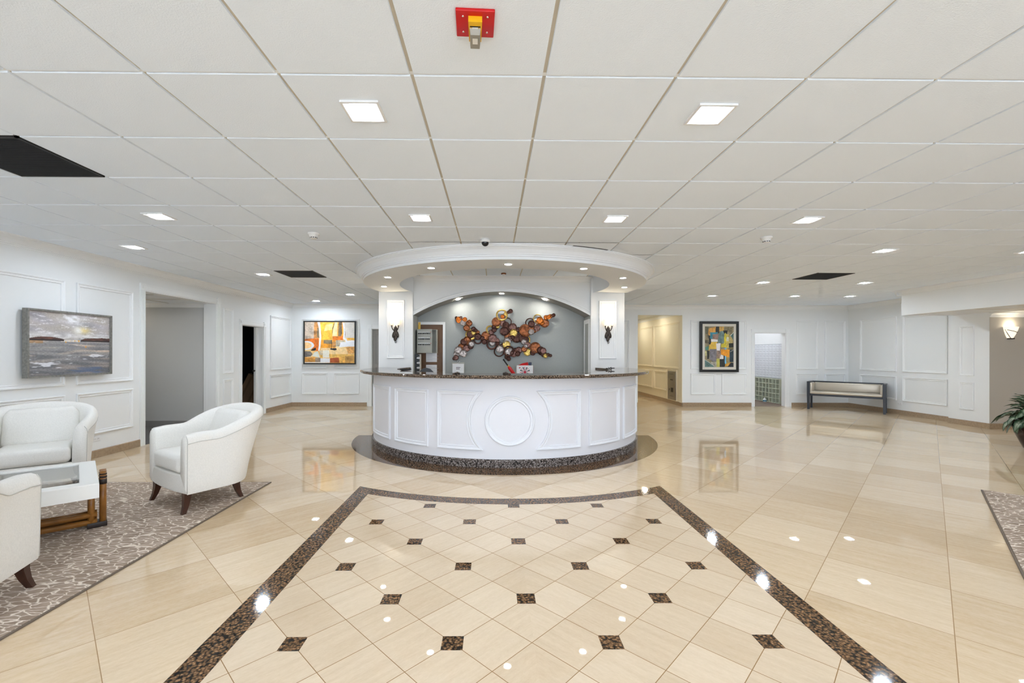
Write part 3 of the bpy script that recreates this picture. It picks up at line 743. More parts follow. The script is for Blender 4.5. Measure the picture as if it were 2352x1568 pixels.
# ---- reception desk
t = thing('reception_desk', 'round front white reception desk with granite top below the canopy', 'reception desk', (CX, CY, 0))
A0, A1 = pi - radians(14), 2 * pi + radians(14)
DR = 2.145
b = B(); b.lathe([(DR, .10), (DR, 1.092)], M['desk'], 96, A0, A1); b.lathe([(DR, 1.092), (1.92, 1.092), (1.92, .10)], M['desk'], 96, A0, A1); b.lathe([(1.92, .101), (DR, .101)], M['desk'], 96, A0, A1); b.obj('desk_body', t, fix=False)
b = B(); b.lathe([(1.95, 0), (DR + .02, 0), (DR + .02, .096), (DR + .014, .102), (1.95, .102)], M['granite_base'], 96, A0, A1, smooth=False); b.obj('granite_plinth', t, fix=False)
yy = 8.098 - CY; ao = math.asin(yy / 2.345); ai = math.asin(yy / 1.78)
b = B(); n = 96; rows = []
for r, z in ((1.78, 1.094), (2.325, 1.094), (2.340, 1.100), (2.346, 1.114), (2.340, 1.130), (2.328, 1.137), (1.78, 1.137), (1.78, 1.094)):
    e = math.asin(yy / r); rows.append([(r * cos(pi - e + (pi + 2 * e) * i / n), r * sin(pi - e + (pi + 2 * e) * i / n), z) for i in range(n + 1)])
vs = [p for r in rows for p in r]; m_ = n + 1
b.add(vs, [(k * m_ + i, k * m_ + i + 1, (k + 1) * m_ + i + 1, (k + 1) * m_ + i) for k in range(len(rows) - 1) for i in range(n)] + [tuple(k * m_ for k in range(len(rows) - 1)), tuple(k * m_ + n for k in range(len(rows) - 1))], M['counter'])
b.obj('countertop', t, fix=False)
def fcyl(s, z, h):
    a = s / DR; r = DR + h; return (r * sin(a), -r * cos(a), z)
def dens(poly, st=.05):
    out = []
    for i in range(len(poly)):
        p, q = Vector(poly[i]), Vector(poly[(i + 1) % len(poly)]); k_ = max(1, int((q - p).length / st))
        out += [tuple(p + (q - p) * (j / k_)) for j in range(k_)]
    return out
zc_, sc = .575, radians(.5) * DR
dz0, dz1 = .212, .937
panel(t, [(sc + .304 * cos(2 * pi * i / 72), zc_ + .304 * sin(2 * pi * i / 72)) for i in range(72)], fcyl, M['desk_trim'], 1.05)
for sg in (-1, 1):
    RA = .487; e1 = math.asin((dz1 - zc_) / RA); e0 = math.asin((zc_ - dz0) / RA)
    so = radians(24.9) * DR
    ar = [(RA * cos(-e0 + (e0 + e1) * i / 30), zc_ + RA * sin(-e0 + (e0 + e1) * i / 30)) for i in range(31)]
    outer = dens([(so, dz1), (so, dz0), ar[0]])
    poly = [(x, z) for x, z in ar] + dens([ar[-1], (so, dz1), (so, dz0), ar[0]])[1:-max(1, int((Vector(ar[0]) - Vector(ar[-1])).length / .05))]
    # build counter clockwise: arc is walked upwards on the inner side, so reverse for the right panel
    tips = (ar[0], ar[-1]); poly = [p for p in poly if p in tips or min((Vector(p) - Vector(q)).length for q in tips) > .125]
    poly = [(sc * 0 + x * sg, z) for x, z in poly]
    if sg == 1: poly = poly[::-1]
    panel(t, [(x + sc, z) for x, z in poly], fcyl, M['desk_trim'], 1.05)
    for a0, a1 in ((28.5, 45.2), (48.6, 68.3)):
        s = sorted((sg * radians(a0) * DR, sg * radians(a1) * DR)); panel(t, [(x + sc, z) for x, z in dens(rect(s[0], s[1], dz0, dz1))], fcyl, M['desk_trim'], 1.05)

# items on and behind the counter
ZT = 1.1375
def puck(label, x, y):
    t = thing('counter_weight', label, 'desk item', (x, y, ZT), 0, 'round dark weights on the counter')
    b = B(); b.lathe([(.0001, 0), (.036, 0), (.038, .004), (.036, .014), (.022, .020), (.0001, .021)], M['bronze'], 24); b.obj('body', t)
    b = B(); b.lathe([(.010, .020), (.010, .025), (.0001, .026)], M['copper_dark'], 16); b.obj('knob', t); return t
p0 = puck('round dark weight on the counter below the white notice sign', -.455, 5.60)
dup(p0, 'round dark weight on the counter below the red bottle and box', (.157, 5.60, ZT))
t = thing('pen_tray', 'flat oval dark dish on the counter in front of the left column', 'desk item', (-1.33, 6.75, ZT), radians(22))
b = B(); b.lathe([(.0001, .004), (.8, .004), (.95, .018), (1.0, .020), (.96, .010), (.8, 0), (.0001, 0)], M['black'], 32, mx=Matrix.Diagonal((.088, .040, 1, 1))); b.obj('dish', t)
b = B(); b.tube([(-.05, -.008, .012), (.05, .010, .016)], .005, M['steel'], 8); b.obj('pen', t)
t = thing('metal_clamp', 'small dark metal clamp lying on the counter in front of the right column', 'desk item', (1.87, 7.05, ZT), radians(8))
b = B(); b.sphere((-.055, 0, .016), .018, M['bronze'], 14, (1.2, 1, .85)); b.obj('knob', t)
b = B(); b.tube([(-.03, 0, .02), (.0, .0, .028), (.03, 0, .026), (.075, .005, .026)], [.006, .010, .009, .008], M['black'], 10); b.tube([(-.018, 0, .024), (-.03, 0, .042)], .005, M['black']); b.tube([(.012, 0, .028), (.018, 0, .045)], .006, M['black']); b.tube([(.02, 0, .026), (.018, -.01, .003)], .005, M['black']); b.obj('lever', t)
# low credenza behind the counter
t = thing('credenza', 'low grey credenza behind the counter under the metal sculpture', 'cabinet', (.35, 8.46, 0))
b = B(); b.box(-1.15, 1.15, -.19, .19, .08, .94, M['cabinet_grey']); b.box(-1.12, 1.12, -.16, .19, 0, .08, M['black']); b.obj('body', t)
b = B(); b.rbox(-1.17, 1.17, -.205, .20, .94, .965, .004, M['cabinet_grey']); b.obj('top', t)
for i in range(4):
    x = -1.12 + i * .565
    b = B(); b.rbox(x, x + .545, -.208, -.19, .11, .92, .003, M['cabinet_grey']); o = b.obj('door', t)
    b = B(); b.tube([(x + .5, -.208, .55), (x + .5, -.228, .56), (x + .5, -.228, .68), (x + .5, -.208, .69)], .005, M['chrome']); b.obj('handle', o)
# white notice clipboard
t = thing('notice_board', 'white notice sign clipped to a clear board behind the counter', 'sign', (-.672, 8.50, .966))
b = B(); b.rbox(-.118, .118, -.008, 0, 0, .255, .003, M['cabinet_grey']); b.box(-.06, .06, 0, .055, 0, .004, M['cabinet_grey']); b.obj('backing', t)
b = B(); b.box(-.110, .110, -.0095, -.0085, .004, .230, M['paper'])
for z, w in ((.150, 7), (.122, 6)):
    for q in range(w):
        x = -.040 + .0115 * q; b.box(x, x + .009, -.0105, -.0095, z, z + .014, M['ink'])
b.obj('notice', t)
b = B(); b.tube([(-.026, -.008, .272), (-.006, -.012, .250), (0, -.014, .225), (.006, -.012, .250), (.026, -.008, .272)], .004, M['chrome']); b.obj('clip', t)
# red bottle and printed gift box
t = thing('bottle', 'red labelled bottle with black neck leaning behind the counter', 'bottle', (.405, 8.38, .988)); t.rotation_euler = (0, radians(-36), 0)
b = B(); b.lathe([(.0001, .0), (.030, .0), (.033, .006), (.033, .150), (.030, .170), (.016, .200)], M['red'], 24); b.obj('body', t)
b = B(); b.lathe([(.018, .196), (.017, .214), (.014, .222)], M['gold'], 20); b.obj('collar', t)
b = B(); b.lathe([(.014, .220), (.013, .350), (.017, .352), (.017, .366), (.0001, .366)], M['black'], 20); b.obj('neck', t)
t = thing('gift_box', 'white box printed with a red and black fan pattern, beside the leaning bottle', 'box', (.60, 8.44, .967), radians(4))
def boxcol(u, v):
    x, y = (u - .5) * 1.55, v - .38
    if (u - .17) ** 2 * 2.2 + (v - .80) ** 2 * 2.0 < .006: return rgb(190, 20, 40)
    r = sqrt(x * x + y * y); a = math.degrees(math.atan2(y, x)) % 360
    if r < .50:
        s = a % 45
        if r < .13: return rgb(200, 30, 60)
        if abs(s - 22) < 7: return rgb(24, 26, 36)
        if s < 6: return rgb(205, 20, 40)
    return rgb(232, 232, 234)
def grid_canvas(w, h, nx, ny, fn, m, y=0.0):
    b = B(); vs = []; cols = []
    for j in range(ny + 1):
        for i in range(nx + 1):
            u, v = i / nx, j / ny; vs.append((-w / 2 + w * u, y, h * v)); cols.append(fn(u, v))
    b.add(vs, [(j * (nx + 1) + i, j * (nx + 1) + i + 1, (j + 1) * (nx + 1) + i + 1, (j + 1) * (nx + 1) + i) for j in range(ny) for i in range(nx)], m)
    b.cols = cols; return b
b = B(); b.rbox(-.155, .155, -.045, .045, 0, .20, .003, M['plastic_white']); b.obj('carton', t)
grid_canvas(.305, .195, 72, 48, boxcol, M['print'], -.0458).obj('printed_face', t, fix=False)
b = B(); b.box(.1545, .1575, -.04, .04, .003, .197, M['red']); b.obj('side_strip', t)
b = B()
b.add([(-.13, -.01, .198), (-.05, -.012, .238), (.06, -.01, .262), (.075, .0, .20)], [(0, 1, 2, 3)], M['red']); b.add([(-.13, .012, .198), (-.05, .010, .236), (.06, .012, .26), (.075, .02, .20)], [(0, 1, 2, 3)], M['red']); b.obj('tissue', t)
b = B(); b.rbox(.075, .135, -.02, .02, .198, .262, .014, mat('navy', rgb(40, 52, 78), .5)); b.obj('ribbon_bow', t)

# brown door in the alcove, with papers, key cabinet, keys and slotted rack
b = B(); b.box(-1.470, -.985, 8.655, 8.668, 0, 1.955, M['door_brown']); dd = b.obj('door_3', kind='structure', fix=False)
b = B(); b.box(-.985, -.94, 8.64, 8.668, 0, 1.955, M['trim']); b.box(-1.47, -.94, 8.64, 8.668, 1.955, 2.006, M['trim']); b.obj('trim_17', kind='structure', fix=False)
b = B(); b.box(-1.466, -1.42, 8.635, 8.655, 1.86, 2.0, M['gold']); b.obj('hinge', dd)
for z, lb in ((1.225, 'upper sheet of paper pinned on the brown door'), (.985, 'lower sheet of paper pinned on the brown door')):
    b = B(); b.box(-1.312, -1.10, 8.650, 8.654, z, z + .185, M['paper'])
    for q in range(7): b.box(-1.29, -1.29 + .10 + .06 * (q % 3), 8.6495, 8.6502, z + .155 - q * .02, z + .158 - q * .02, M['faint_ink'])
    tag(b.obj('paper_sheet'), lb, 'paper', 'papers on the brown door')
t = thing('key_cabinet', 'grey metal key cabinet standing open beside the brown door', 'cabinet', (-1.44, 8.36, 1.40))
b = B(); b.box(0.0, .02, .09, .25, .0, .45, M['cabinet_grey']); b.box(.02, .36, .235, .25, 0, .45, M['cabinet_grey']); b.box(.34, .36, .13, .235, 0, .45, M['cabinet_grey']); b.box(.02, .34, .13, .235, 0, .012, M['cabinet_grey']); b.box(.02, .34, .13, .235, .438, .45, M['cabinet_grey']); b.obj('body', t)
b = B(); b.rbox(.0, .285, -.012, .0, .0, .45, .004, M['cabinet_grey'])
for r_ in range(3):
    b.box(.02, .27, -.016, -.012, .395 - r_ * .105, .405 - r_ * .105, M['steel'])
b.box(.0, .012, 0, .12, 0, .45, M['cabinet_grey']); o = b.obj('door', t)
b = B(); b.lathe([(.0001, 0), (.010, 0), (.010, .02), (.0001, .02)], M['chrome'], 16, mx=Matrix.Translation((.35, .13, .22)) @ Matrix.Rotation(radians(90), 4, 'X')); b.obj('lock', t)
for q in range(3):
    b = B(); b.tube([(.262, -.016, .40 - q * .105), (.262, -.030, .398 - q * .105), (.262, -.030, .38 - q * .105)], .003, M['red']); b.obj('hook', o)
def key(loc, lb, tilt):
    t = thing('key', lb, 'key', loc, 0, 'keys hanging in the key cabinet'); t.rotation_euler = (0, tilt, 0)
    b = B(); b.tube([(.008 * cos(2 * pi * i / 14), 0, -.008 + .008 * sin(2 * pi * i / 14)) for i in range(14)], .0022, M['chrome'], 6, closed=True); b.obj('key_ring', t)
    b = B(); b.lathe([(.0001, -.0015), (.011, -.0015), (.011, .0015), (.0001, .0015)], M['black'], 14, mx=Matrix.Translation((0, -.002, -.026)) @ Matrix.Rotation(radians(90), 4, 'X')); b.box(-.003, .003, -.0032, -.0008, -.068, -.034, M['steel']); b.obj('blade', t); return t
k0 = None
rn = ('top', 'middle', 'bottom')
for r_ in range(3):
    for c_ in range(9):
        loc = (-1.44 + .032 + c_ * .026, 8.34, 1.40 + .395 - r_ * .105); lb = 'dark key on the %s row of hooks in the open key cabinet' % rn[r_]; tl = random.uniform(-.15, .15)
        if k0 is None: k0 = key(loc, lb, tl)
        else:
            o = dup(k0, lb, loc); o.rotation_euler = (0, tl, 0)
t = thing('card_rack', 'narrow metal card rack on the alcove side wall below the key cabinet', 'rack', (-1.465, 8.30, .95))
b = B(); b.box(.0, .03, .0, .11, 0, .43, M['mail_dark']); b.box(.03, .10, .10, .11, 0, .43, M['cabinet_grey']); b.box(.085, .10, .0, .10, 0, .43, M['mat_board']); b.obj('body', t)
for q in range(9):
    b = B(); b.box(.028, .086, .01, .05, .02 + q * .046, .05 + q * .046, M['paper'] if q % 2 else M['mail_dark']); b.obj('slot', t)
# office chair, only the top of its back shows
t = thing('office_chair', 'dark mesh office chair behind the counter by the brown door', 'chair', (-1.12, 7.45, 0), radians(10))
b = B(); b.rbox(-.24, .24, -.24, .24, .46, .54, .03, M['black']); b.obj('seat', t)
b = B(); b.prism([(-.065 - .14, .0), (.205, .0), (.19, .32), (.13, .46), (.07, .52), (0, .54), (-.07, .52), (-.13, .46), (-.19, .32)], -.02, .02, mat('chair_mesh', rgb(70, 72, 76), .6), Matrix.Translation((0, .26, .605)) @ Matrix.Rotation(radians(90), 4, 'X')); b.obj('backrest', t)
b = B(); b.tube([(0, 0, .08), (0, 0, .46)], .03, M['steel'], 12); b.tube([(0, .20, .49), (0, .29, .55), (0, .29, .70)], .02, M['black']); b.obj('post', t)
for q in range(5):
    a = 2 * pi * q / 5; b = B(); b.tube([(0, 0, .09), (.28 * cos(a), .28 * sin(a), .07)], [.022, .014], M['black']); b.sphere((.28 * cos(a), .28 * sin(a), .03), .03, M['black'], 12); b.obj('castor_arm', t)

# ---- metal disc wall sculpture
t = thing('wall_sculpture', 'copper and gold wall sculpture of overlapping discs and rings in the arched alcove', 'wall art', (0, 8.67, 0))
DK = .001513
def sx(zx): return .167 + (zx - 1190) * DK
def sz(zy): return 2.145 - (zy - 240) * DK
disc_cache = {}
def disc(zx, zy, r, m, dep):
    if m not in disc_cache:
        b = B(); b.lathe([(.0001, .012), (.25, .006), (.55, .012), (.8, .004), (.95, .016), (1.0, .014), (.97, .0), (.0001, .004)], M[m], 28, mx=Matrix.Rotation(radians(90), 4, 'X')); o = b.obj('metal_disc', t); disc_cache[m] = o
    else:
        o = disc_cache[m].copy(); COL.objects.link(o); o.parent = t
    R_ = r * DK * 1.08; o.scale = (R_, 1.0, R_); o.location = (sx(zx), -dep, sz(zy)); o.rotation_euler = (random.uniform(-.12, .12), random.uniform(0, 6.28), random.uniform(-.12, .12))
def dring(zx, zy, r, rin, m, dep):
    R_, ri = r * DK, rin * DK
    b = B(); b.lathe([(ri, 0), (R_, 0), (R_ * .99, .010), ((R_ + ri) / 2, .013), (ri * 1.01, .010), (ri, 0)], M[m], 40, mx=Matrix.Rotation(radians(90), 4, 'X')); o = b.obj('metal_ring', t); o.location = (sx(zx), -dep, sz(zy)); o.rotation_euler = (random.uniform(-.08, .08), 0, random.uniform(-.08, .08))
C_, D_, O_, G_, V_, Z_ = 'copper', 'copper_dark', 'copper_orange', 'disc_gold', 'disc_silver', 'disc_bronze'
DISCS = [(603,278,19,D_),(640,305,40,O_),(665,275,16,Z_),(692,340,36,V_),(715,300,28,O_),(768,348,38,C_),(735,410,40,C_),(770,325,20,C_),(825,425,30,D_),(855,440,22,D_),
 (782,490,46,D_),(825,470,28,G_),(880,465,25,C_),(880,520,42,D_),(940,540,26,D_),(985,510,56,C_),(965,585,32,D_),
 (745,570,50,C_),(700,590,42,D_),(800,615,36,V_),(670,655,44,C_),(735,668,44,Z_),(790,645,36,D_),(630,695,46,V_),(695,738,46,V_),(610,740,40,V_),(600,792,32,Z_),(574,803,20,D_),
 (1055,465,34,Z_),(1090,435,30,D_),(1100,395,40,D_),(1137,390,24,G_),(1120,330,56,C_),(1240,225,26,G_),(1275,207,20,D_),(1303,190,27,D_),(1200,262,26,O_),
 (1205,350,42,Z_),(1240,372,42,D_),(1225,450,56,D_),(1278,415,46,D_),(1335,395,46,Z_),(1375,440,32,Z_),(1402,430,32,D_),
 (1070,540,52,Z_),(1045,560,32,Z_),(1120,580,42,Z_),(1065,605,36,V_),(1135,612,26,D_),(1165,680,46,V_),(1200,640,32,D_),
 (1270,515,46,C_),(1300,545,32,Z_),(1258,575,46,V_),(1250,622,46,G_),(1280,712,48,V_),(1258,780,32,D_),(1280,806,25,D_),(1340,472,46,G_),(1330,530,26,D_),
 (1380,535,60,D_),(1470,540,60,D_),(1475,590,36,V_),(1490,440,76,C_),(1570,355,42,D_),(1608,350,40,V_),(1600,425,46,C_),(1642,410,40,Z_),(1568,460,36,V_),(1680,310,42,O_),(1652,332,30,O_),(1745,345,52,C_),(1705,340,32,O_),(1757,270,28,O_),(1787,270,27,O_),(1815,255,26,O_),(1838,250,20,C_),(1858,240,22,D_),
 (1520,625,40,Z_),(1498,640,26,V_),(1410,695,42,Z_),(1370,712,46,D_),(1342,738,42,Z_),(1395,742,30,D_),(1480,680,36,C_),(1520,718,46,G_),(1590,722,36,D_),(1620,660,66,C_),(1690,690,42,D_),(1722,700,38,Z_),(1692,722,32,D_),(1732,742,36,D_),(1752,765,28,G_),(1787,752,22,D_),(1815,762,20,D_)]
for i, (zx, zy, r, m_) in enumerate(DISCS): disc(zx, zy, r, m_, .025 + .011 * (i % 5) + .004 * (i % 3))
for zx, zy, r, ri, m_, dp in ((790,495,72,46,G_,.03),(880,560,58,40,D_,.03),(1190,242,76,56,G_,.06),(1262,328,56,44,D_,.04),(1060,620,70,48,D_,.06),(1155,710,70,54,D_,.03),(1280,706,72,52,D_,.075),(1555,340,64,50,D_,.03),(1652,285,58,45,G_,.03),(1500,560,62,40,G_,.025),(1040,430,58,36,G_,.022)): dring(zx, zy, r, ri, m_, dp)
b = B()
for pts in (((600, 280), (800, 470), (990, 520), (1200, 600), (1280, 710), (1500, 700), (1800, 760)), ((580, 800), (740, 600), (900, 540)), ((1190, 260), (1230, 420), (1280, 540)), ((1280, 480), (1480, 480), (1640, 400), (1840, 250))):
    b.tube([(sx(x), -.016, sz(y)) for x, y in pts], .006, M['copper_dark'], 6)
b.obj('backing_rod', t)

# ---- column sconces
def col_sconce(label, x):
    t = thing('wall_sconce', label, 'wall lamp', (x, 8.10, 1.60), 0, 'column sconces')
    b = B()  # leaf shaped back plate
    for dx, dz, a, sl in ((0, .215, 0, 1.0), (-.022, .145, .35, 1.0), (.022, .15, -.35, 1.0), (0, .095, .12, 1.1)):
        b.sphere((0, 0, 0), 1.0, M['bronze'], 16, (.034, .016, .075 * sl), mx=Matrix.Translation((dx, -.022 - abs(dx) * .2, dz)) @ Matrix.Rotation(a, 4, 'Y'))
    b.tube([(0, -.02, .04), (.004, -.026, .02)], [.016, .009], M['bronze'], 10); b.lathe([(.0001, .305), (.008, .30), (.008, .288), (.012, .28)], M['bronze'], 12, c=(0, -.022, 0)); b.obj('back_plate', t)
    b = B(); b.tube([(.004 + .012 * cos(2 * pi * i / 16), -.026, .004 + .020 * sin(2 * pi * i / 16)) for i in range(16)], .0045, M['bronze'], 8, closed=True); b.obj('hanging_loop', t)
    for sg in (-1, 1):
        b = B(); b.tube([(sg * .018, -.03, .20), (sg * .042, -.05, .225), (sg * .058, -.06, .26), (sg * .060, -.062, .285), (sg * .060, -.062, .302)], [.007, .008, .008, .009, .016], M['bronze'], 10); a_ = b.obj('arm', t)
        b = B(); b.lathe([(.014, .302), (.026, .318), (.034, .345), (.040, .385), (.047, .42)], M['alabaster'], 24, c=(sg * .060, -.062, 0)); b.lathe([(.047, .42), (.056, .455), (.054, .456), (.030, .415), (.0001, .41)], M['alab_top'], 24, c=(sg * .060, -.062, 0)); b.obj('glass_shade', t)
    L = bpy.data.lights.new('sconce_bulb', 'POINT'); L.energy = 3.0; L.color = (1.0, .80, .52); L.shadow_soft_size = .03
    o = bpy.data.objects.new('bulb', L); COL.objects.link(o); o.parent = t; o.location = (0, -.085, .47)
    return t
c0 = col_sconce('two cup bronze sconce on the left column', -1.782)
dup(c0, 'two cup bronze sconce on the right column', (2.105, 8.10, 1.60))
def bowl_sconce(label, loc, rz, group='half bowl wall sconces'):
    t = thing('bowl_sconce', label, 'wall lamp', loc, rz, group)
    b = B(); b.lathe([(.045, 0), (.075, .06), (.100, .13), (.122, .215), (.118, .215), (.094, .13), (.07, .06), (.04, .005)], M['alab_bowl'], 28, pi, 2 * pi); b.lathe([(.0001, .03), (.058, .03)], M['alab_bowl'], 20, pi, 2 * pi); b.obj('glass_bowl', t)
    b = B(); b.tube([(-.10, -.05, .16), (-.05, -.105, .135), (.02, -.112, .11), (.09, -.06, .12)], .005, M['bronze'], 8); b.tube([(-.105, -.02, .17), (-.075, -.04, .08), (-.03, -.05, .0)], .005, M['bronze'], 8); b.rbox(-.05, .05, -.05, 0, -.012, .006, .004, M['bronze']); b.obj('bracket', t)
    L = bpy.data.lights.new('bowl_bulb', 'POINT'); L.energy = 1.6; L.color = (1.0, .86, .64); L.shadow_soft_size = .04
    o = bpy.data.objects.new('bulb', L); COL.objects.link(o); o.parent = t; o.location = (0, -.07, .25); return t
M['alab_bowl'] = emit('sconce_bowl_glass', (1.0, .86, .64), .75)
bowl_sconce('glass half bowl sconce on the lounge wall above the potted plant', (9.65, 8.154, 1.695), 0)
bowl_sconce('glass half bowl sconce in the side hall on the left', (-6.92, 8.50, 1.72), 0)

# ---- paintings
def frame_parts(t, w, h, fw, dep, m, mbev=None):
    b = B(); prof = [(0, 0), (0, dep), (fw * .9, dep), (fw, dep * .75), (fw, 0)]
    poly = rect(-w / 2, w / 2, 0, h); rings = [[(x, -hh, z) for x, z in inset_poly(poly, d)] for d, hh in prof]
    vs = [p for r in rings for p in r]
    b.add(vs, [(k * 4 + i, k * 4 + (i + 1) % 4, k * 4 + 4 + (i + 1) % 4, k * 4 + 4 + i) for k in range(4) for i in range(4)], m); return b.obj('frame', t)
def sub_canvas(t, w, h, z0, nx, ny, fn, y, name='canvas'):
    b = grid_canvas(w, h, nx, ny, fn, M['paint'], y); b.v = [(x, yy_, z + z0) for x, yy_, z in b.v]; return b.obj(name, t, fix=False)
def nz(x, y, s=1.0, o=0.0): return noise.noise(Vector((x * s + o, y * s - o, o * .37)))
def mixc(a, b_, f): f = max(0, min(1, f)); return tuple(x + (y - x) * f for x, y in zip(a, b_))
def sea(u, v):
    hz = .565
    if v > hz:
        c = mixc(rgb(150, 146, 150), rgb(196, 190, 194), .5 + .8 * nz(u * 3, v * 7, 1.3, 3))
        c = mixc(c, rgb(176, 168, 158), .5 + 1.2 * nz(u * 4, v * 9, 1.0, 11))
        g = math.exp(-((u - .52) ** 2 / .016 + (v - .90) ** 2 / .006)); c = mixc(c, rgb(236, 236, 238), g * (1 + 1.5 * nz(u * 14, v * 22, 1, 5)))
        g = math.exp(-((u - .64) ** 2 / .006 + (v - .735) ** 2 / .003)); c = mixc(c, rgb(232, 212, 140), g * 1.0)
        g = math.exp(-((u - .57) ** 2 / .003 + (v - .73) ** 2 / .004)); c = mixc(c, rgb(238, 236, 230), g)
        g = math.exp(-((v - .63) ** 2 / .002)); c = mixc(c, rgb(228, 226, 224), g * (.55 + .9 * nz(u * 12, v * 26, 1, 8)))
        c = mixc(c, rgb(234, 232, 234), .6 * max(0, min(1, (nz(u * 16, v * 34, 1, 2) + .5 * nz(u * 50, v * 90, 1, 3) - .22) / .3)))
        lh = .045 * max(0, 1 - ((u - .2) / .22) ** 2) if u < .42 else 0
        rh = .045 * max(0, min(1, (u - .60) / .06)) * (.8 + .5 * nz(u * 12, 0, 1, 4)) if u > .58 else 0
        if v < hz + max(lh, rh): c = mixc(rgb(66, 44, 40), rgb(110, 72, 60), .5 + nz(u * 20, v * 40, 1, 9))
        return c
    if v > hz - .02 and (u < .40 or u > .60): return rgb(34, 26, 26)
    c = mixc(rgb(148, 146, 146), rgb(108, 108, 112), (hz - v) / .5 + .9 * nz(u * 3, v * 26, 1, 6))
    c = mixc(c, rgb(206, 186, 170), max(0, nz(u * 3, v * 22, 1, 14)) * 1.8 * (1 if v > .3 else .3))
    if .36 < u < .60 and v > hz - .03: c = rgb(214, 206, 196)
    if u < .16 and v > hz - .06: c = mixc(c, rgb(168, 124, 66), .7)
    fine = nz(u * 40, v * 120, 1, 22)
    c = tuple(q * (1 + .35 * fine) for q in c)
    wv_ = nz(u * 9, v * 30, 1, 21) + .45 * nz(u * 28, v * 70, 1, 23)
    gw_ = math.exp(-((u - .2) ** 2 / .035 + (v - .18) ** 2 / .0035)) + math.exp(-((u - .82) ** 2 / .03 + (v - .29) ** 2 / .003)) + .7 * math.exp(-((u - .5) ** 2 / .01 + (v - .30) ** 2 / .0012))
    c = mixc(c, rgb(228, 228, 234), max(0, min(1, (gw_ + wv_ * 1.1 - .72) / .4)) * .85)
    gb_ = math.exp(-((u - .72) ** 2 / .06 + (v - .06) ** 2 / .003)); c = mixc(c, rgb(84, 104, 138), max(0, min(1, (gb_ + 1.0 * nz(u * 6, v * 40, 1, 31) - .55) / .4)) * .7)
    gb_ = math.exp(-((u - .5) ** 2 / .05 + (v - .26) ** 2 / .001)); c = mixc(c, rgb(96, 100, 122), max(0, min(1, gb_ + nz(u * 8, v * 30, 1, 41) - .6)) * .6)
    for gx, gy in ((.33, .555), (.42, .53), (.47, .55), (.53, .553), (.58, .553)):
        if (u - gx) ** 2 * 2.0 + (v - gy) ** 2 < .00022 * (.6 + .4 * sin(gx * 90)): c = rgb(222, 160, 40)
    if (u - .67) ** 2 * 2.2 + (v - .455) ** 2 < .0003: c = rgb(206, 150, 80)
    return c
t = thing('painting', 'grey framed seascape painting on the left wall above the armchair', 'painting', (XL + .026, 5.525, 1.108), radians(90))
frame_parts(t, 1.095, .787, .022, .062, M['frame_grey'])
sub_canvas(t, 1.051, .743, .022, 260, 190, sea, -.040)
b = B(); b.box(-.53, .53, -.036, 0, .015, .77, M['frame_black']); b.obj('backing', t)
def inp(p, poly):
    c = False; x, y = p; n = len(poly)
    for i in range(n):
        x1_, y1_ = poly[i]; x2_, y2_ = poly[i - 1]
        if (y1_ > y) != (y2_ > y) and x < (x2_ - x1_) * (y - y1_) / (y2_ - y1_) + x1_: c = not c
    return c
def from_polys(polys, x0, x1, y0, y1, bg, jit):
    def fn(u, v):
        p = (x0 + (x1 - x0) * u + 6 * nz(u * 9, v * 9, 1, 3), y1 - (y1 - y0) * v + 6 * nz(u * 9, v * 9, 1, 17)); c = bg(u, v)
        for col, poly, va in polys:
            if inp(p, poly): c = rgb(*col); c = tuple(max(0, q * (1 + va * nz(u * 11, v * 11, 1, len(poly)) + va * .8 * nz(u * 30, v * 30, 1, 9))) for q in c)
        return c
    return fn
R4 = lambda a, b_, c, d: [(a, b_), (c, b_), (c, d), (a, d)]
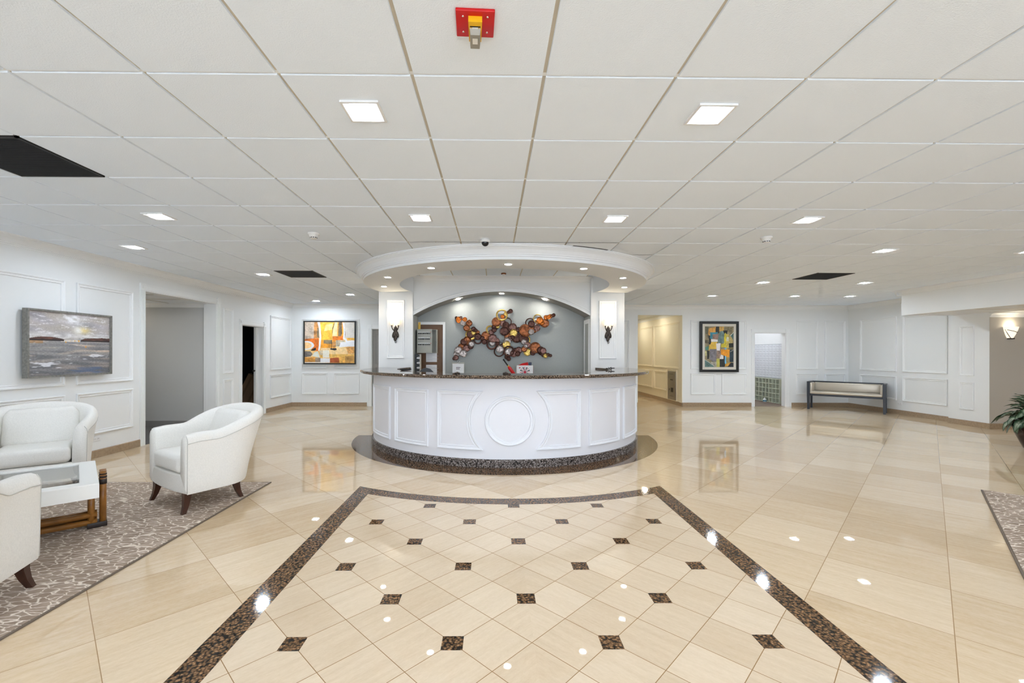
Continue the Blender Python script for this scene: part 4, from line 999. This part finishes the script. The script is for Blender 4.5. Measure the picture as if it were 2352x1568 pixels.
OR = [((196, 178, 160), R4(225, 240, 470, 670), .35), ((186, 128, 70), [(470, 240), (560, 240), (600, 640), (450, 650)], .7), ((120, 104, 80), [(540, 380), (585, 400), (590, 650), (540, 620)], .5),
 ((244, 182, 60), [(610, 240), (985, 240), (940, 400), (925, 690), (640, 700)], .35), ((250, 206, 128), [(760, 300), (940, 270), (925, 430), (720, 470)], .5), ((238, 206, 150), [(985, 240), (1090, 240), (1060, 600), (935, 610)], .2), ((236, 160, 50), R4(1060, 240, 1215, 690), .4), ((104, 88, 66), [(1090, 240), (1175, 240), (1175, 520), (1150, 610), (1080, 590)], .6),
 ((208, 200, 190), R4(1240, 240, 1495, 640), .1), ((222, 120, 30), R4(930, 600, 1210, 710), .5), ((214, 110, 30), [(225, 670), (580, 650), (580, 980), (440, 960), (225, 720)], .4), ((226, 150, 40), R4(600, 700, 1010, 900), .35), ((124, 110, 86), R4(710, 695, 925, 790), .5), ((196, 140, 80), R4(930, 735, 1020, 880), .5), ((190, 176, 150), R4(1020, 700, 1250, 860), .4),
 ((226, 170, 60), R4(1310, 640, 1495, 690), .3), ((222, 222, 224), [(1140, 745), (1495, 735), (1495, 860), (1100, 880)], .05),
 ((232, 200, 146), R4(640, 900, 1495, 1110), .25), ((206, 150, 84), [(1280, 880), (1495, 860), (1495, 1040), (1330, 1050)], .5), ((226, 178, 92), R4(620, 1060, 1495, 1165), .4), ((226, 220, 206), R4(690, 960, 850, 1150), .1), ((216, 218, 206), [(470, 1010), (560, 980), (610, 1150), (420, 1110)], .1), ((198, 180, 150), R4(600, 960, 690, 1080), .4),
 ((112, 104, 98), [(225, 980), (370, 985), (430, 1060), (380, 1120), (225, 1130)], .5), ((214, 150, 66), R4(225, 1140, 495, 1262), .4), ((140, 122, 106), R4(490, 1150, 625, 1272), .5), ((226, 224, 226), R4(622, 1165, 868, 1275), .05), ((160, 76, 34), [(868, 1160), (1095, 1140), (1110, 1275), (865, 1275)], .4), ((224, 170, 80), R4(1110, 1110, 1260, 1285), .5), ((184, 138, 70), R4(1255, 1110, 1495, 1285), .5), ((234, 226, 210), R4(225, 1262, 800, 1285), .05),
 ((232, 230, 232), [(550, 240), (615, 240), (645, 600), (625, 880), (600, 970), (570, 970), (590, 760), (605, 560)], .04), ((230, 230, 232), [(1190, 240), (1235, 270), (1250, 500), (1240, 640), (1290, 660), (1310, 715), (1495, 708), (1495, 738), (1270, 748), (1255, 690), (1205, 670), (1220, 450)], .04),
 ((40, 34, 30), [(975, 260), (992, 240), (945, 430), (935, 560), (928, 560), (935, 400)], .1), ((26, 24, 26), R4(905, 700, 914, 910), .1), ((26, 22, 26), [(880, 910), (1030, 905), (1045, 945), (990, 965), (880, 940)], .2), ((30, 26, 26), [(370, 955), (500, 890), (515, 940), (470, 970), (400, 970)], .2), ((40, 34, 30), [(1240, 280), (1262, 600), (1256, 620), (1248, 520)], .1),
 ((230, 230, 232), [(225, 725)] + [(225 + 240 * sin(radians(a)), 835 - 118 * cos(radians(a))) for a in range(10, 180, 10)] + [(225, 952)], .03), ((244, 200, 140), [(225, 755)] + [(225 + 178 * sin(radians(a)), 838 - 84 * cos(radians(a))) for a in range(10, 180, 10)] + [(225, 922)], .2)]
t = thing('painting', 'orange and white abstract painting in a black frame on the back wall', 'painting', (-4.262, YB - .026, 1.10))
frame_parts(t, 1.352, 1.131, .026, .05, M['frame_black'])
b = B(); b.box(-.65, .65, -.028, 0, .02, 1.11, M['frame_black']); b.obj('backing', t)
sub_canvas(t, 1.286, 1.064, .034, 250, 205, from_polys(OR, 225, 1495, 240, 1285, lambda u, v: mixc(rgb(226, 170, 84), rgb(240, 214, 160), .5 + nz(u * 5, v * 5, 1, 2)), .2), -.034)
CB = [((92, 92, 74), [(305, 280), (400, 280), (385, 480), (305, 450)], .6), ((206, 150, 70), [(400, 330), (565, 285), (565, 430), (430, 510), (375, 460)], .4), ((46, 44, 36), R4(565, 280, 648, 450), .3), ((190, 150, 76), R4(650, 280, 760, 400), .4), ((140, 128, 96), R4(760, 280, 995, 470), .5), ((32, 32, 28), R4(745, 380, 845, 460), .2),
 ((122, 110, 84), [(305, 470), (400, 500), (405, 700), (305, 690)], .8), ((32, 32, 30), R4(400, 500, 450, 720), .2), ((60, 140, 160), [(432, 425), (620, 420), (610, 465), (500, 470), (490, 585), (430, 580)], .3), ((140, 112, 100), R4(490, 465, 630, 595), .4), ((110, 134, 130), [(640, 460), (690, 395), (745, 395), (770, 460), (765, 690), (625, 690), (620, 600)], .4), ((200, 184, 50), [(770, 470), (800, 435), (820, 500), (815, 790), (700, 790), (690, 720), (765, 690)], .35), ((186, 166, 84), R4(815, 470, 880, 800), .5), ((196, 196, 170), R4(820, 540, 880, 640), .3), ((170, 150, 96), [(880, 470), (970, 600), (970, 690), (880, 690)], .5), ((222, 222, 214), [(905, 515), (990, 415), (985, 440), (925, 510)], .05), ((76, 110, 106), [(920, 510), (992, 440), (992, 640), (960, 560)], .4),
 ((226, 222, 218), [(452, 590), (612, 605), (610, 655), (455, 658)], .04), ((214, 176, 70), [(460, 660), (605, 660), (575, 700), (590, 835), (440, 830), (400, 900), (405, 730), (440, 720)], .35), ((226, 222, 222), [(575, 695), (680, 690), (665, 870), (590, 868)], .04), ((30, 34, 30), R4(880, 690, 995, 790), .3), ((76, 126, 112), [(320, 790), (395, 760), (400, 850), (320, 870)], .3), ((120, 116, 122), [(420, 835), (585, 840), (580, 1140), (490, 1145), (420, 1080)], .4), ((150, 126, 110), R4(590, 870, 690, 1055), .5), ((40, 40, 36), R4(355, 870, 410, 1080), .3), ((190, 184, 130), R4(310, 895, 355, 1000), .4), ((110, 176, 214), R4(778, 800, 818, 1190), .2), ((150, 134, 84), R4(818, 800, 870, 1200), .5), ((32, 34, 32), R4(755, 980, 782, 1250), .2),
 ((226, 148, 30), [(690, 840), (900, 850), (890, 1045), (690, 965)], .25), ((224, 220, 218), [(690, 970), (755, 1000), (752, 1078), (660, 1078)], .04), ((40, 42, 40), R4(660, 1080, 770, 1275), .5), ((192, 184, 90), R4(590, 1070, 660, 1275), .4), ((92, 122, 116), [(305, 1090), (520, 1240), (520, 1275), (305, 1275)], .4), ((160, 154, 140), [(440, 1150), (590, 1150), (585, 1275), (520, 1260)], .4), ((206, 150, 56), [(790, 1200), (930, 1150), (890, 1240), (790, 1265)], .4), ((30, 34, 40), [(930, 1160), (995, 1180), (995, 1275), (850, 1275)], .4), ((34, 50, 60), R4(900, 850, 995, 1150), .6), ((170, 168, 160), [(910, 900), (985, 850), (985, 860), (912, 912)], .1), ((190, 190, 184), [(310, 1090), (540, 1250), (530, 1256), (306, 1100)], .1)]
t = thing('painting', 'multicoloured cubist style painting with cream mat on the back wall', 'painting', (5.947, YB - .026, .915))
frame_parts(t, 1.022, 1.332, .066, .05, M['frame_black'])
b = B(); b.box(-.46, .46, -.03, 0, .05, 1.28, M['frame_black']); b.obj('backing', t)
b = B(); moulding(b, rect(-.447, .447, .066, 1.266), lambda s, z, h: (s, -.030 - h, z), M['mat_board'], [(0, 0), (0, .006), (.05, .004), (.066, .002), (.066, 0)]); b.obj('mat', t)
sub_canvas(t, .762, 1.068, .132, 160, 224, from_polys(CB, 305, 995, 280, 1275, lambda u, v: mixc(rgb(110, 100, 70), rgb(150, 140, 110), .5 + nz(u * 5, v * 5, 1, 2)), .2), -.0315)

# ---- rugs
def rug(label, pts):
    t = thing('rug', label, 'rug', (0, 0, 0)); b = B(); b.prism(pts, .0012, .011, M['rug']); b.obj('pile', t)
    b = B(); o = inset_poly(pts, -.014); n = len(pts)
    b.add([(x, y, .0012) for x, y in o] + [(x, y, .0085) for x, y in o] + [(x, y, .0085) for x, y in pts] + [(x, y, .0012) for x, y in pts], [(k * n + i, k * n + (i + 1) % n, k * n + n + (i + 1) % n, k * n + n + i) for k in range(2) for i in range(n)], M['rug_edge']); b.obj('binding', t)
rug('brown and cream branch patterned rug under the armchairs on the left', [(-4.95, .9), (-2.40, .9), (-2.40, 4.775), (-4.95, 4.775)])
ca, sa = cos(radians(-44)), sin(radians(-44)); P0 = (5.02, 4.47)
q = lambda a, c: (P0[0] + a * ca + c * sa, P0[1] + a * sa - c * ca)
rug('grey and cream patterned rug at the right edge of the photo', [q(0, 3.4), q(2.4, 3.4), q(2.4, 0), q(0, 0)])

# ---- armchairs
def armchair(label, loc, rz):
    t = thing('armchair', label, 'armchair', loc, rz, 'white upholstered armchairs')
    HW, YF, YBk, RC_ = .325, -.300, .240, .24     # centre line of the shell in plan
    path = []
    for i in range(13): path.append((-HW, YF + (YBk - RC_ - YF) * i / 12, 0.0))
    for i in range(1, 10): a = pi - (pi / 2) * i / 10; path.append((-HW + RC_ + RC_ * cos(a), YBk - RC_ + RC_ * sin(a), i / 10))
    for i in range(0, 13): path.append((-HW + RC_ + (2 * HW - 2 * RC_) * i / 12, YBk, 1.0))
    path += [(-x, y, f) for x, y, f in reversed(path[:22])]
    n = len(path); rows = []
    for i, (x, y, f) in enumerate(path):
        a = Vector(path[max(0, i - 1)][:2]); c = Vector(path[min(n - 1, i + 1)][:2]); tg = (c - a).normalized(); out = Vector((-tg.y, tg.x))
        s = (y - YF) / (YBk - YF); sm = max(0, min(1, (s - .42) / .58)); sm = sm * sm * (3 - 2 * sm)
        cen = max(0, 1 - (abs(x) / HW) ** 2) if y > 0 else 0
        h = .690 + .125 * sm + .055 * cen * sm - .012 * max(0, 1 - s * 6)
        th = .105 + .015 * sm
        flare = lambda z: (.012 + .15 * sm) * max(0, (z - .17) / .65) ** 1.25
        pr = []
        for d, z in ((-.5, .30), (-.5, .42), (-.5, h - .16), (-.47, h - .07), (-.36, h - .022), (-.16, h - .002), (.06, h), (.28, h - .010), (.44, h - .035), (.50, h - .06), (.52, h - .075), (.50, h - .09), (.5, h - .20), (.5, .40), (.5, .30), (.5, .18), (.46, .168)):
            p = Vector((x, y)) + out * (d * th + flare(z)); pr.append((p.x, p.y, z))
        rows.append(pr)
    k_ = len(rows[0]); b = B(); vs = [p for r in rows for p in r]
    fs = [(i * k_ + q, (i + 1) * k_ + q, (i + 1) * k_ + q + 1, i * k_ + q + 1) for i in range(n - 1) for q in range(k_ - 1)]
    b.add(vs, fs, M['fabric'], True)
    for e in (0, n - 1):   # padded arm fronts
        r = rows[e]; c = Vector((0, 0, 0))
        for p in r: c += Vector(p)
        c /= len(r); ring1 = [tuple(Vector(p) * .86 + c * .14 + Vector((0, -.018, 0))) for p in r]
        o = len(b.v); b.add(list(r) + ring1, [(q, q + 1, k_ + q + 1, k_ + q) for q in range(k_ - 1)] + [(k_ - 1, 0, k_, 2 * k_ - 1)] + [tuple(range(k_, 2 * k_))], M['fabric'], True)
    b.obj('shell', t)
    b = B()
    for idx in (10,):
        b.tube([rows[i][idx] for i in range(n)], .0035, M['piping'], 6)
    for e in (0, n - 1): b.tube([(p[0], p[1] - .003, p[2]) for p in rows[e][7:16]], .0032, M['piping'], 6)
    b.obj('piping', t)
    b = B()   # front rail, gently bowed
    bow = [(-.37 + .74 * i / 16, -.305 - .028 * (1 - (i / 8 - 1) ** 2)) for i in range(17)]
    ol = [(x, y) for x, y in bow] + [(.35, .0), (.27, .20), (-.27, .20), (-.35, .0)]
    zz = [(.172, .985), (.185, 1.0), (.315, 1.0), (.33, .985)]
    nn = len(ol); vs = []
    for z, s_ in zz: vs += [(x * s_, y * s_, z) for x, y in ol]
    b.add(vs, [(r_ * nn + i, r_ * nn + (i + 1) % nn, (r_ + 1) * nn + (i + 1) % nn, (r_ + 1) * nn + i) for r_ in range(3) for i in range(nn)] + [tuple(range(nn)), tuple(range(3 * nn, 4 * nn))], M['fabric']); b.obj('seat_base', t)
    b = B(); b.rbox(-.268, .268, -.325, .17, .332, .485, .045, M['fabric'], seg=5); o = b.obj('seat_cushion', t)
    for v in o.data.vertices:
        if v.co.z > .42: v.co.z += .022 * max(0, 1 - (v.co.x / .27) ** 2) * max(0, 1 - ((v.co.y + .08) / .30) ** 2)
        v.co.y -= .022 * max(0, 1 - (v.co.x / .27) ** 2) if v.co.y < -.25 else 0
    b = B(); b.rbox(-.275, .275, -.07, .06, 0, .425, .055, M['fabric'], Matrix.Translation((0, .150, .445)) @ Matrix.Rotation(radians(-15), 4, 'X'), 6); o = b.obj('back_cushion', t)
    for v in o.data.vertices:
        if v.co.z > .66: v.co.z -= .055 * abs(v.co.x / .25) ** 2.5; v.co.y += .012
    for sx_, sy_ in ((-1, -1), (1, -1), (-1, 1), (1, 1)):
        b = B(); x, y = (sx_ * .305, -.275) if sy_ < 0 else (sx_ * .225, .165); ring = []
        for z, hw, ox, oy in ((.172, .030, 0, 0), (.12, .025, .004, .006), (.06, .020, .014, .018), (.0, .016, .030, .040)):
            cx_, cy_ = x + sx_ * ox, y + sy_ * oy; ring += [(cx_ - hw, cy_ - hw, z), (cx_ + hw, cy_ - hw, z), (cx_ + hw, cy_ + hw, z), (cx_ - hw, cy_ + hw, z)]
        b.add(ring, [(r_ * 4 + i, r_ * 4 + (i + 1) % 4, r_ * 4 + 4 + (i + 1) % 4, r_ * 4 + 4 + i) for r_ in range(3) for i in range(4)] + [(0, 1, 2, 3), (12, 13, 14, 15)], M['leg']); b.obj('leg', t)
    return t
ch = armchair('white armchair at the rug corner, seen from its front left', (-2.76, 4.273, .0112), radians(-34))
dup(ch, 'white armchair against the left wall under the seascape', (-4.46, 4.38, .0112), radians(37))
dup(ch, 'white armchair cut by the left edge, seen from behind', (-2.96, 2.25, .0112), radians(197.5))

# ---- coffee table with greenery
ang = radians(43)     # local x runs along the near edge, local y away along the right edge
t = thing('coffee_table', 'white coffee table with glass inset and bamboo legs between the armchairs', 'coffee table', (-3.63, 3.16, .0112), ang)
def tl(p): return Matrix.Rotation(-ang, 2) @ (Vector(p) - Vector((-3.63, 3.16)))
hx, hy = .62, .47
b = B(); poly = rect(-hx, hx, -hy, hy)
rg = []
for d, z in ((0, .335), (0, .435), (.004, .44), (.105, .44), (.105, .425), (.115, .425), (.115, .335)): rg.append([(x, y, z) for x, y in inset_poly(poly, d)])
b.add([p for r in rg for p in r], [(k * 4 + i, k * 4 + (i + 1) % 4, k * 4 + 4 + (i + 1) % 4, k * 4 + 4 + i) for k in range(6) for i in range(4)], M['table_white']); b.obj('top_frame', t)
b = B(); b.box(-hx + .106, hx - .106, -hy + .106, hy - .106, .426, .434, M['glass']); b.obj('glass_top', t)
for sg in (-1, 1):
    b = B()
    for dx, dy, z1 in ((.035, -.03, .44), (.035, .03, .44), (-.035, -.03, .335), (-.035, .03, .335)): b.tube([(sg * (hx + dx * 1.0) + 0, dy, .0), (sg * (hx + dx), dy, z1)], .022, M['bamboo'], 14)
    o = b.obj('leg', t)
    for z0, z1 in ((.0, .04), (.335, .375), (.385, .40), (.41, .42)):
        if z0 < .3: b = B(); b.rbox(sg * hx - .060, sg * hx + .060, -.056, .056, z0, z1, .004, M['binding']); b.obj('binding', o)
        else:
            for dy in (-.03, .03): b = B(); b.lathe([(.0225, z0), (.0245, z0 + .002), (.0245, z1 - .002), (.0225, z1)], M['binding'], 14, c=(sg * (hx + .035), dy, 0)); b.obj('binding', o)
b = B()
for dy in (-.03, .03):
    for z in (.045, .10): b.tube([(-hx, dy, z), (hx, dy, z)], .022, M['bamboo'], 12)
b.obj('stretcher', t)

def leaf_mesh(L_, Wd, droop, m, pale, edge, seed, segs=14):
    b = B(); vs = []; cols = []; Q = 9
    for i in range(segs + 1):
        s = i / segs; w = Wd * (max(.001, sin(pi * s ** .80)) ** .72 if 0 < s < 1 else 0.001); x = L_ * (s - .15 * droop * s * s); z = L_ * (.22 * s - droop * s * s * .9)
        for j in range(Q):
            q = -1 + 2 * j / (Q - 1)
            vs.append((x, q * w, z + abs(q) * w * .30 + .02 * L_ * sin(s * 18 + q) * abs(q)))
            f = max(0, 1 - abs(q) * 1.25) * (.35 + .65 * max(0, min(1, .45 + 2.2 * noise.noise(Vector((s * 11, q * 4 + seed, seed)))))); f *= sin(pi * min(1, s * 1.05)) ** .5 if 0 < s < .95 else 0
            cols.append(mixc(edge, pale, f if abs(q) > .05 else f * .4))
    b.add(vs, [(i * Q + q, (i + 1) * Q + q, (i + 1) * Q + q + 1, i * Q + q + 1) for i in range(segs) for q in range(Q - 1)], m, True); b.cols = cols; return b
def leaves(t, n, r0, zc0, spread, size, seed, dk=1.0, tmin=-.35):
    rnd = random.Random(seed); protos = []
    for k_ in range(3): protos.append(leaf_mesh(size, size * .27, (.45 + .3 * k_) * dk, M['leaf'], rgb(206, 214, 186), rgb(18, 58, 28), k_ * 3.1).mesh('leaf'))
    for i in range(n):
        a = 2.399 * i + rnd.uniform(-.25, .25); e = i / n
        o = bpy.data.objects.new('leaf', protos[0 if e > .66 else (1 if e > .33 else 2)]); COL.objects.link(o); o.parent = t
        r = r0 * (1 - .75 * e) * rnd.uniform(.55, 1); o.location = (r * cos(a), r * sin(a), zc0 + spread * e * rnd.uniform(.8, 1.05))
        o.rotation_euler = (rnd.uniform(-.4, .4), -(tmin + 1.15 * e) + rnd.uniform(-.2, .2), a); s = rnd.uniform(.75, 1.2); o.scale = (s, s, s)
t = thing('table_plant', 'small leafy green plant on the coffee table at the left edge', 'plant', (-3.86, 3.28, .4525))
b = B(); b.lathe([(.0001, 0), (.045, 0), (.06, .05), (.062, .085), (.056, .085), (.052, .07), (.0001, .07)], M['table_white'], 20); b.obj('pot', t)
leaves(t, 22, .05, .085, .05, .13, 4, .35, .15)
t = thing('potted_plant', 'large variegated leafy plant in a dark pot at the right edge', 'plant', (7.98, 6.42, 0.0005))
b = B(); b.lathe([(.0001, 0), (.105, 0), (.115, .015), (.15, .10), (.205, .24), (.228, .33), (.222, .39), (.195, .43), (.205, .45), (.195, .455), (.18, .43), (.0001, .42)], M['pot'], 40); b.obj('pot', t)
b = B(); b.lathe([(.0001, .425), (.18, .425), (.18, .418)], M['soil'], 24); b.obj('soil', t)
for q in range(7):
    a = 2 * pi * q / 7; b = B(); b.tube([(.06 * cos(a), .06 * sin(a), .42), (.10 * cos(a), .10 * sin(a), .56), (.16 * cos(a), .16 * sin(a), .66)], [.008, .007, .005], mat('stem_green', rgb(60, 96, 50), .5) if q == 0 else bpy.data.materials['stem_green']); b.obj('stem', t)
leaves(t, 98, .27, .36, .36, .205, 9)

# ---- bench across the far right corner
t = thing('bench', 'low dark framed bench with tan vinyl seat across the far right corner', 'bench', (8.60, 10.70, 0.0005), radians(-44.6))
LB, DB = 1.46, .46
fy, by = -.09, DB - .09
for x, sg in ((-LB / 2, 1), (LB / 2, -1)):
    b = B(); w = .055
    vs = [];
    for z, fx, hw, yy0 in ((0, 0, .022, 0.01), (.40, 0, .030, 0), (.70, 0, .030, 0)): vs += [(x - hw, fy + yy0 - .025, z), (x + hw, fy + yy0 - .025, z), (x + hw, fy + yy0 + .035, z), (x - hw, fy + yy0 + .035, z)]
    b.add(vs, [(r_ * 4 + i, r_ * 4 + (i + 1) % 4, r_ * 4 + 4 + (i + 1) % 4, r_ * 4 + 4 + i) for r_ in range(2) for i in range(4)] + [(0, 1, 2, 3), (8, 9, 10, 11)], M['bench_wood']); b.obj('leg', t)
    b = B(); b.box(x - .022, x + .022, by - .05, by - .008, 0, .40, M['bench_wood']); b.obj('leg', t)
    b = B(); b.rbox(x - .028, x + .028, fy + .01, by, .675, .70, .004, M['bench_wood']); b.box(x - .02, x + .02, fy + .02, by - .02, .36, .68, M['bench_wood']); b.obj('arm_frame', t)
    b = B(); b.rbox(min(x + sg * .015, x + sg * .085), max(x + sg * .015, x + sg * .085), fy + .0, by - .07, .42, .675, .03, M['bench_seat']); b.obj('arm_pad', t)
b = B(); b.rbox(-LB / 2, LB / 2, by - .04, by - .005, .675, .70, .004, M['bench_wood']); b.box(-LB / 2, LB / 2, by - .03, by - .01, .36, .68, M['bench_wood']); b.obj('back_frame', t)
b = B(); b.box(-LB / 2 + .025, LB / 2 - .025, fy - .01, fy + .02, .345, .395, M['bench_wood']); b.box(-LB / 2, LB / 2, by - .05, by - .02, .345, .395, M['bench_wood']); b.obj('rail', t)
b = B(); b.rbox(-LB / 2 + .03, LB / 2 - .03, fy - .03, by - .05, .39, .455, .025, M['bench_seat']); b.obj('seat', t)
b = B(); b.rbox(-LB / 2 + .07, LB / 2 - .07, by - .09, by - .03, .45, .672, .025, M['bench_seat']); b.obj('backrest', t)

# ---- mail room: letter boxes above, pigeonholes below
t = thing('mailbox_bank', 'bank of small grey locking letter boxes in the mail room', 'mailboxes', (8.055, 12.15, .7125))
NCOL, NROW, W_, H_ = 9, 7, 1.42 / 9, .952 / 7
b = B(); b.box(-.03, .003, -.02, 1.44, -.012, .965, M['mail_frame']); b.obj('body', t)
m0 = None
for c_ in range(NCOL):
    for r_ in range(NROW):
        if m0 is None:
            b = B(); b.box(-.036, -.03, .004, W_ - .004, .004, H_ - .004, M['mail_door']); b.box(-.038, -.036, .035, .060, .072, .082, M['mail_dark']); b.box(-.038, -.036, .095, .118, .080, .086, M['mail_dark']); m0 = b.obj('box_door', t); o = m0
        else: o = m0.copy(); COL.objects.link(o); o.parent = t
        o.location = (0, c_ * W_, r_ * H_)
t = thing('pigeonhole_shelf', 'cream open pigeonhole shelf under the letter boxes in the mail room', 'shelf', (8.055, 12.15, .012))
b = B(); b.box(-.002, .003, -.02, 1.44, 0, .672, M['cubby_in']); b.box(-.14, .0, -.02, 1.44, 0, .012, M['cubby']); b.obj('back_panel', t)
for c_ in range(NCOL + 1):
    y = c_ * W_; w = .012 if c_ == 6 else .007; b = B(); b.box(-.14, -.002, y - w, y + w, .012, .672, M['cubby']); b.obj('divider', t)
for r_ in range(1, 6):
    z = .672 * r_ / 5; b = B(); b.box(-.138, -.002, -.02, 1.44, z - .007, z + .007, M['cubby']); b.obj('shelf_board', t)
t = thing('jug', 'white and blue plastic jug in the bottom row of pigeonholes', 'jug', (7.86, 12.15 + 3.5 * W_, .003))
b = B(); b.lathe([(.0001, 0), (.042, 0), (.046, .01), (.046, .075), (.025, .10), (.016, .108)], M['plastic_white'], 20); b.obj('body', t)
b = B(); b.lathe([(.0465, .02), (.0465, .06)], mat('blue_label', rgb(60, 120, 150), .5), 20); b.obj('label_band', t)
b = B(); b.lathe([(.018, .106), (.018, .124), (.0001, .124)], M['plastic_white'], 16); b.obj('cap', t)

# ---- steel drinking unit in the corridor, store room boxes, outlets
t = thing('utility_cabinet', 'narrow stainless utility cabinet set in the corridor wall', 'cabinet', (4.999, 12.0, .11))
b = B(); b.rbox(-.022, 0, 0, .55, 0, .79, .004, M['steel']); b.obj('body', t)
b = B(); b.box(-.026, -.022, .012, .538, .60, .775, M['steel']); b.box(-.028, -.026, .16, .42, .715, .725, M['mail_dark']); b.obj('upper_panel', t)
b = B(); b.box(-.027, -.021, .19, .36, .545, .575, M['black']); b.obj('slot', t)
b = B(); b.box(-.027, -.021, .17, .31, .22, .34, M['black']); b.box(-.026, -.021, .40, .43, .26, .31, M['mail_dark']); b.obj('window', t)
b = B(); b.box(-.0235, -.022, .14, .40, .10, .108, M['mail_dark']); b.box(-.0235, -.022, .18, .34, .125, .13, M['mail_dark']); b.obj('nameplate', t)
def lean_box(label, loc, rx, ry, rz, l):
    t = thing('cardboard_box', label, 'box', loc, 0, 'flat boxes in the store room'); t.rotation_euler = (rx, ry, rz)
    b = B(); b.box(-.11, .11, -.06, .06, 0, l, M['card']); b.obj('carton', t)
    b = B(); b.box(-.025, .025, -.061, -.059, .01, l - .01, mat('packing_tape', rgb(128, 98, 66), .4) if 'packing_tape' not in bpy.data.materials else bpy.data.materials['packing_tape']); b.obj('tape', t)
lean_box('long cardboard box leaning in the dark store room, left one', (-6.28, 10.93, .06), 0, radians(27), 0, .88)
lean_box('long cardboard box leaning in the dark store room, right one', (-6.02, 10.86, .06), 0, radians(27), 0, .84)
def outlet(label, loc, rz):
    t = thing('wall_outlet', label, 'outlet', loc, rz, 'white wall outlets')
    b = B(); b.rbox(-.060, .060, -.006, 0, -.036, .036, .003, M['outlet']); b.obj('plate', t)
    for sx_ in (-1, 1):
        b = B(); b.box(sx_ * .026 - .016, sx_ * .026 + .016, -.008, -.006, -.014, .014, M['outlet'])
        b.box(sx_ * .026 - .007, sx_ * .026 - .005, -.0086, -.0079, -.006, .006, M['mail_dark']); b.box(sx_ * .026 + .005, sx_ * .026 + .007, -.0086, -.0079, -.006, .006, M['mail_dark']); b.obj('socket', t)
    return t
o0 = outlet('white wall outlet on the left wall beside the armchair', (XL, 5.93, .252), radians(90))
dup(o0, 'white wall outlet on the right wall beside the bench', (XR, 10.13, .25), radians(-90))
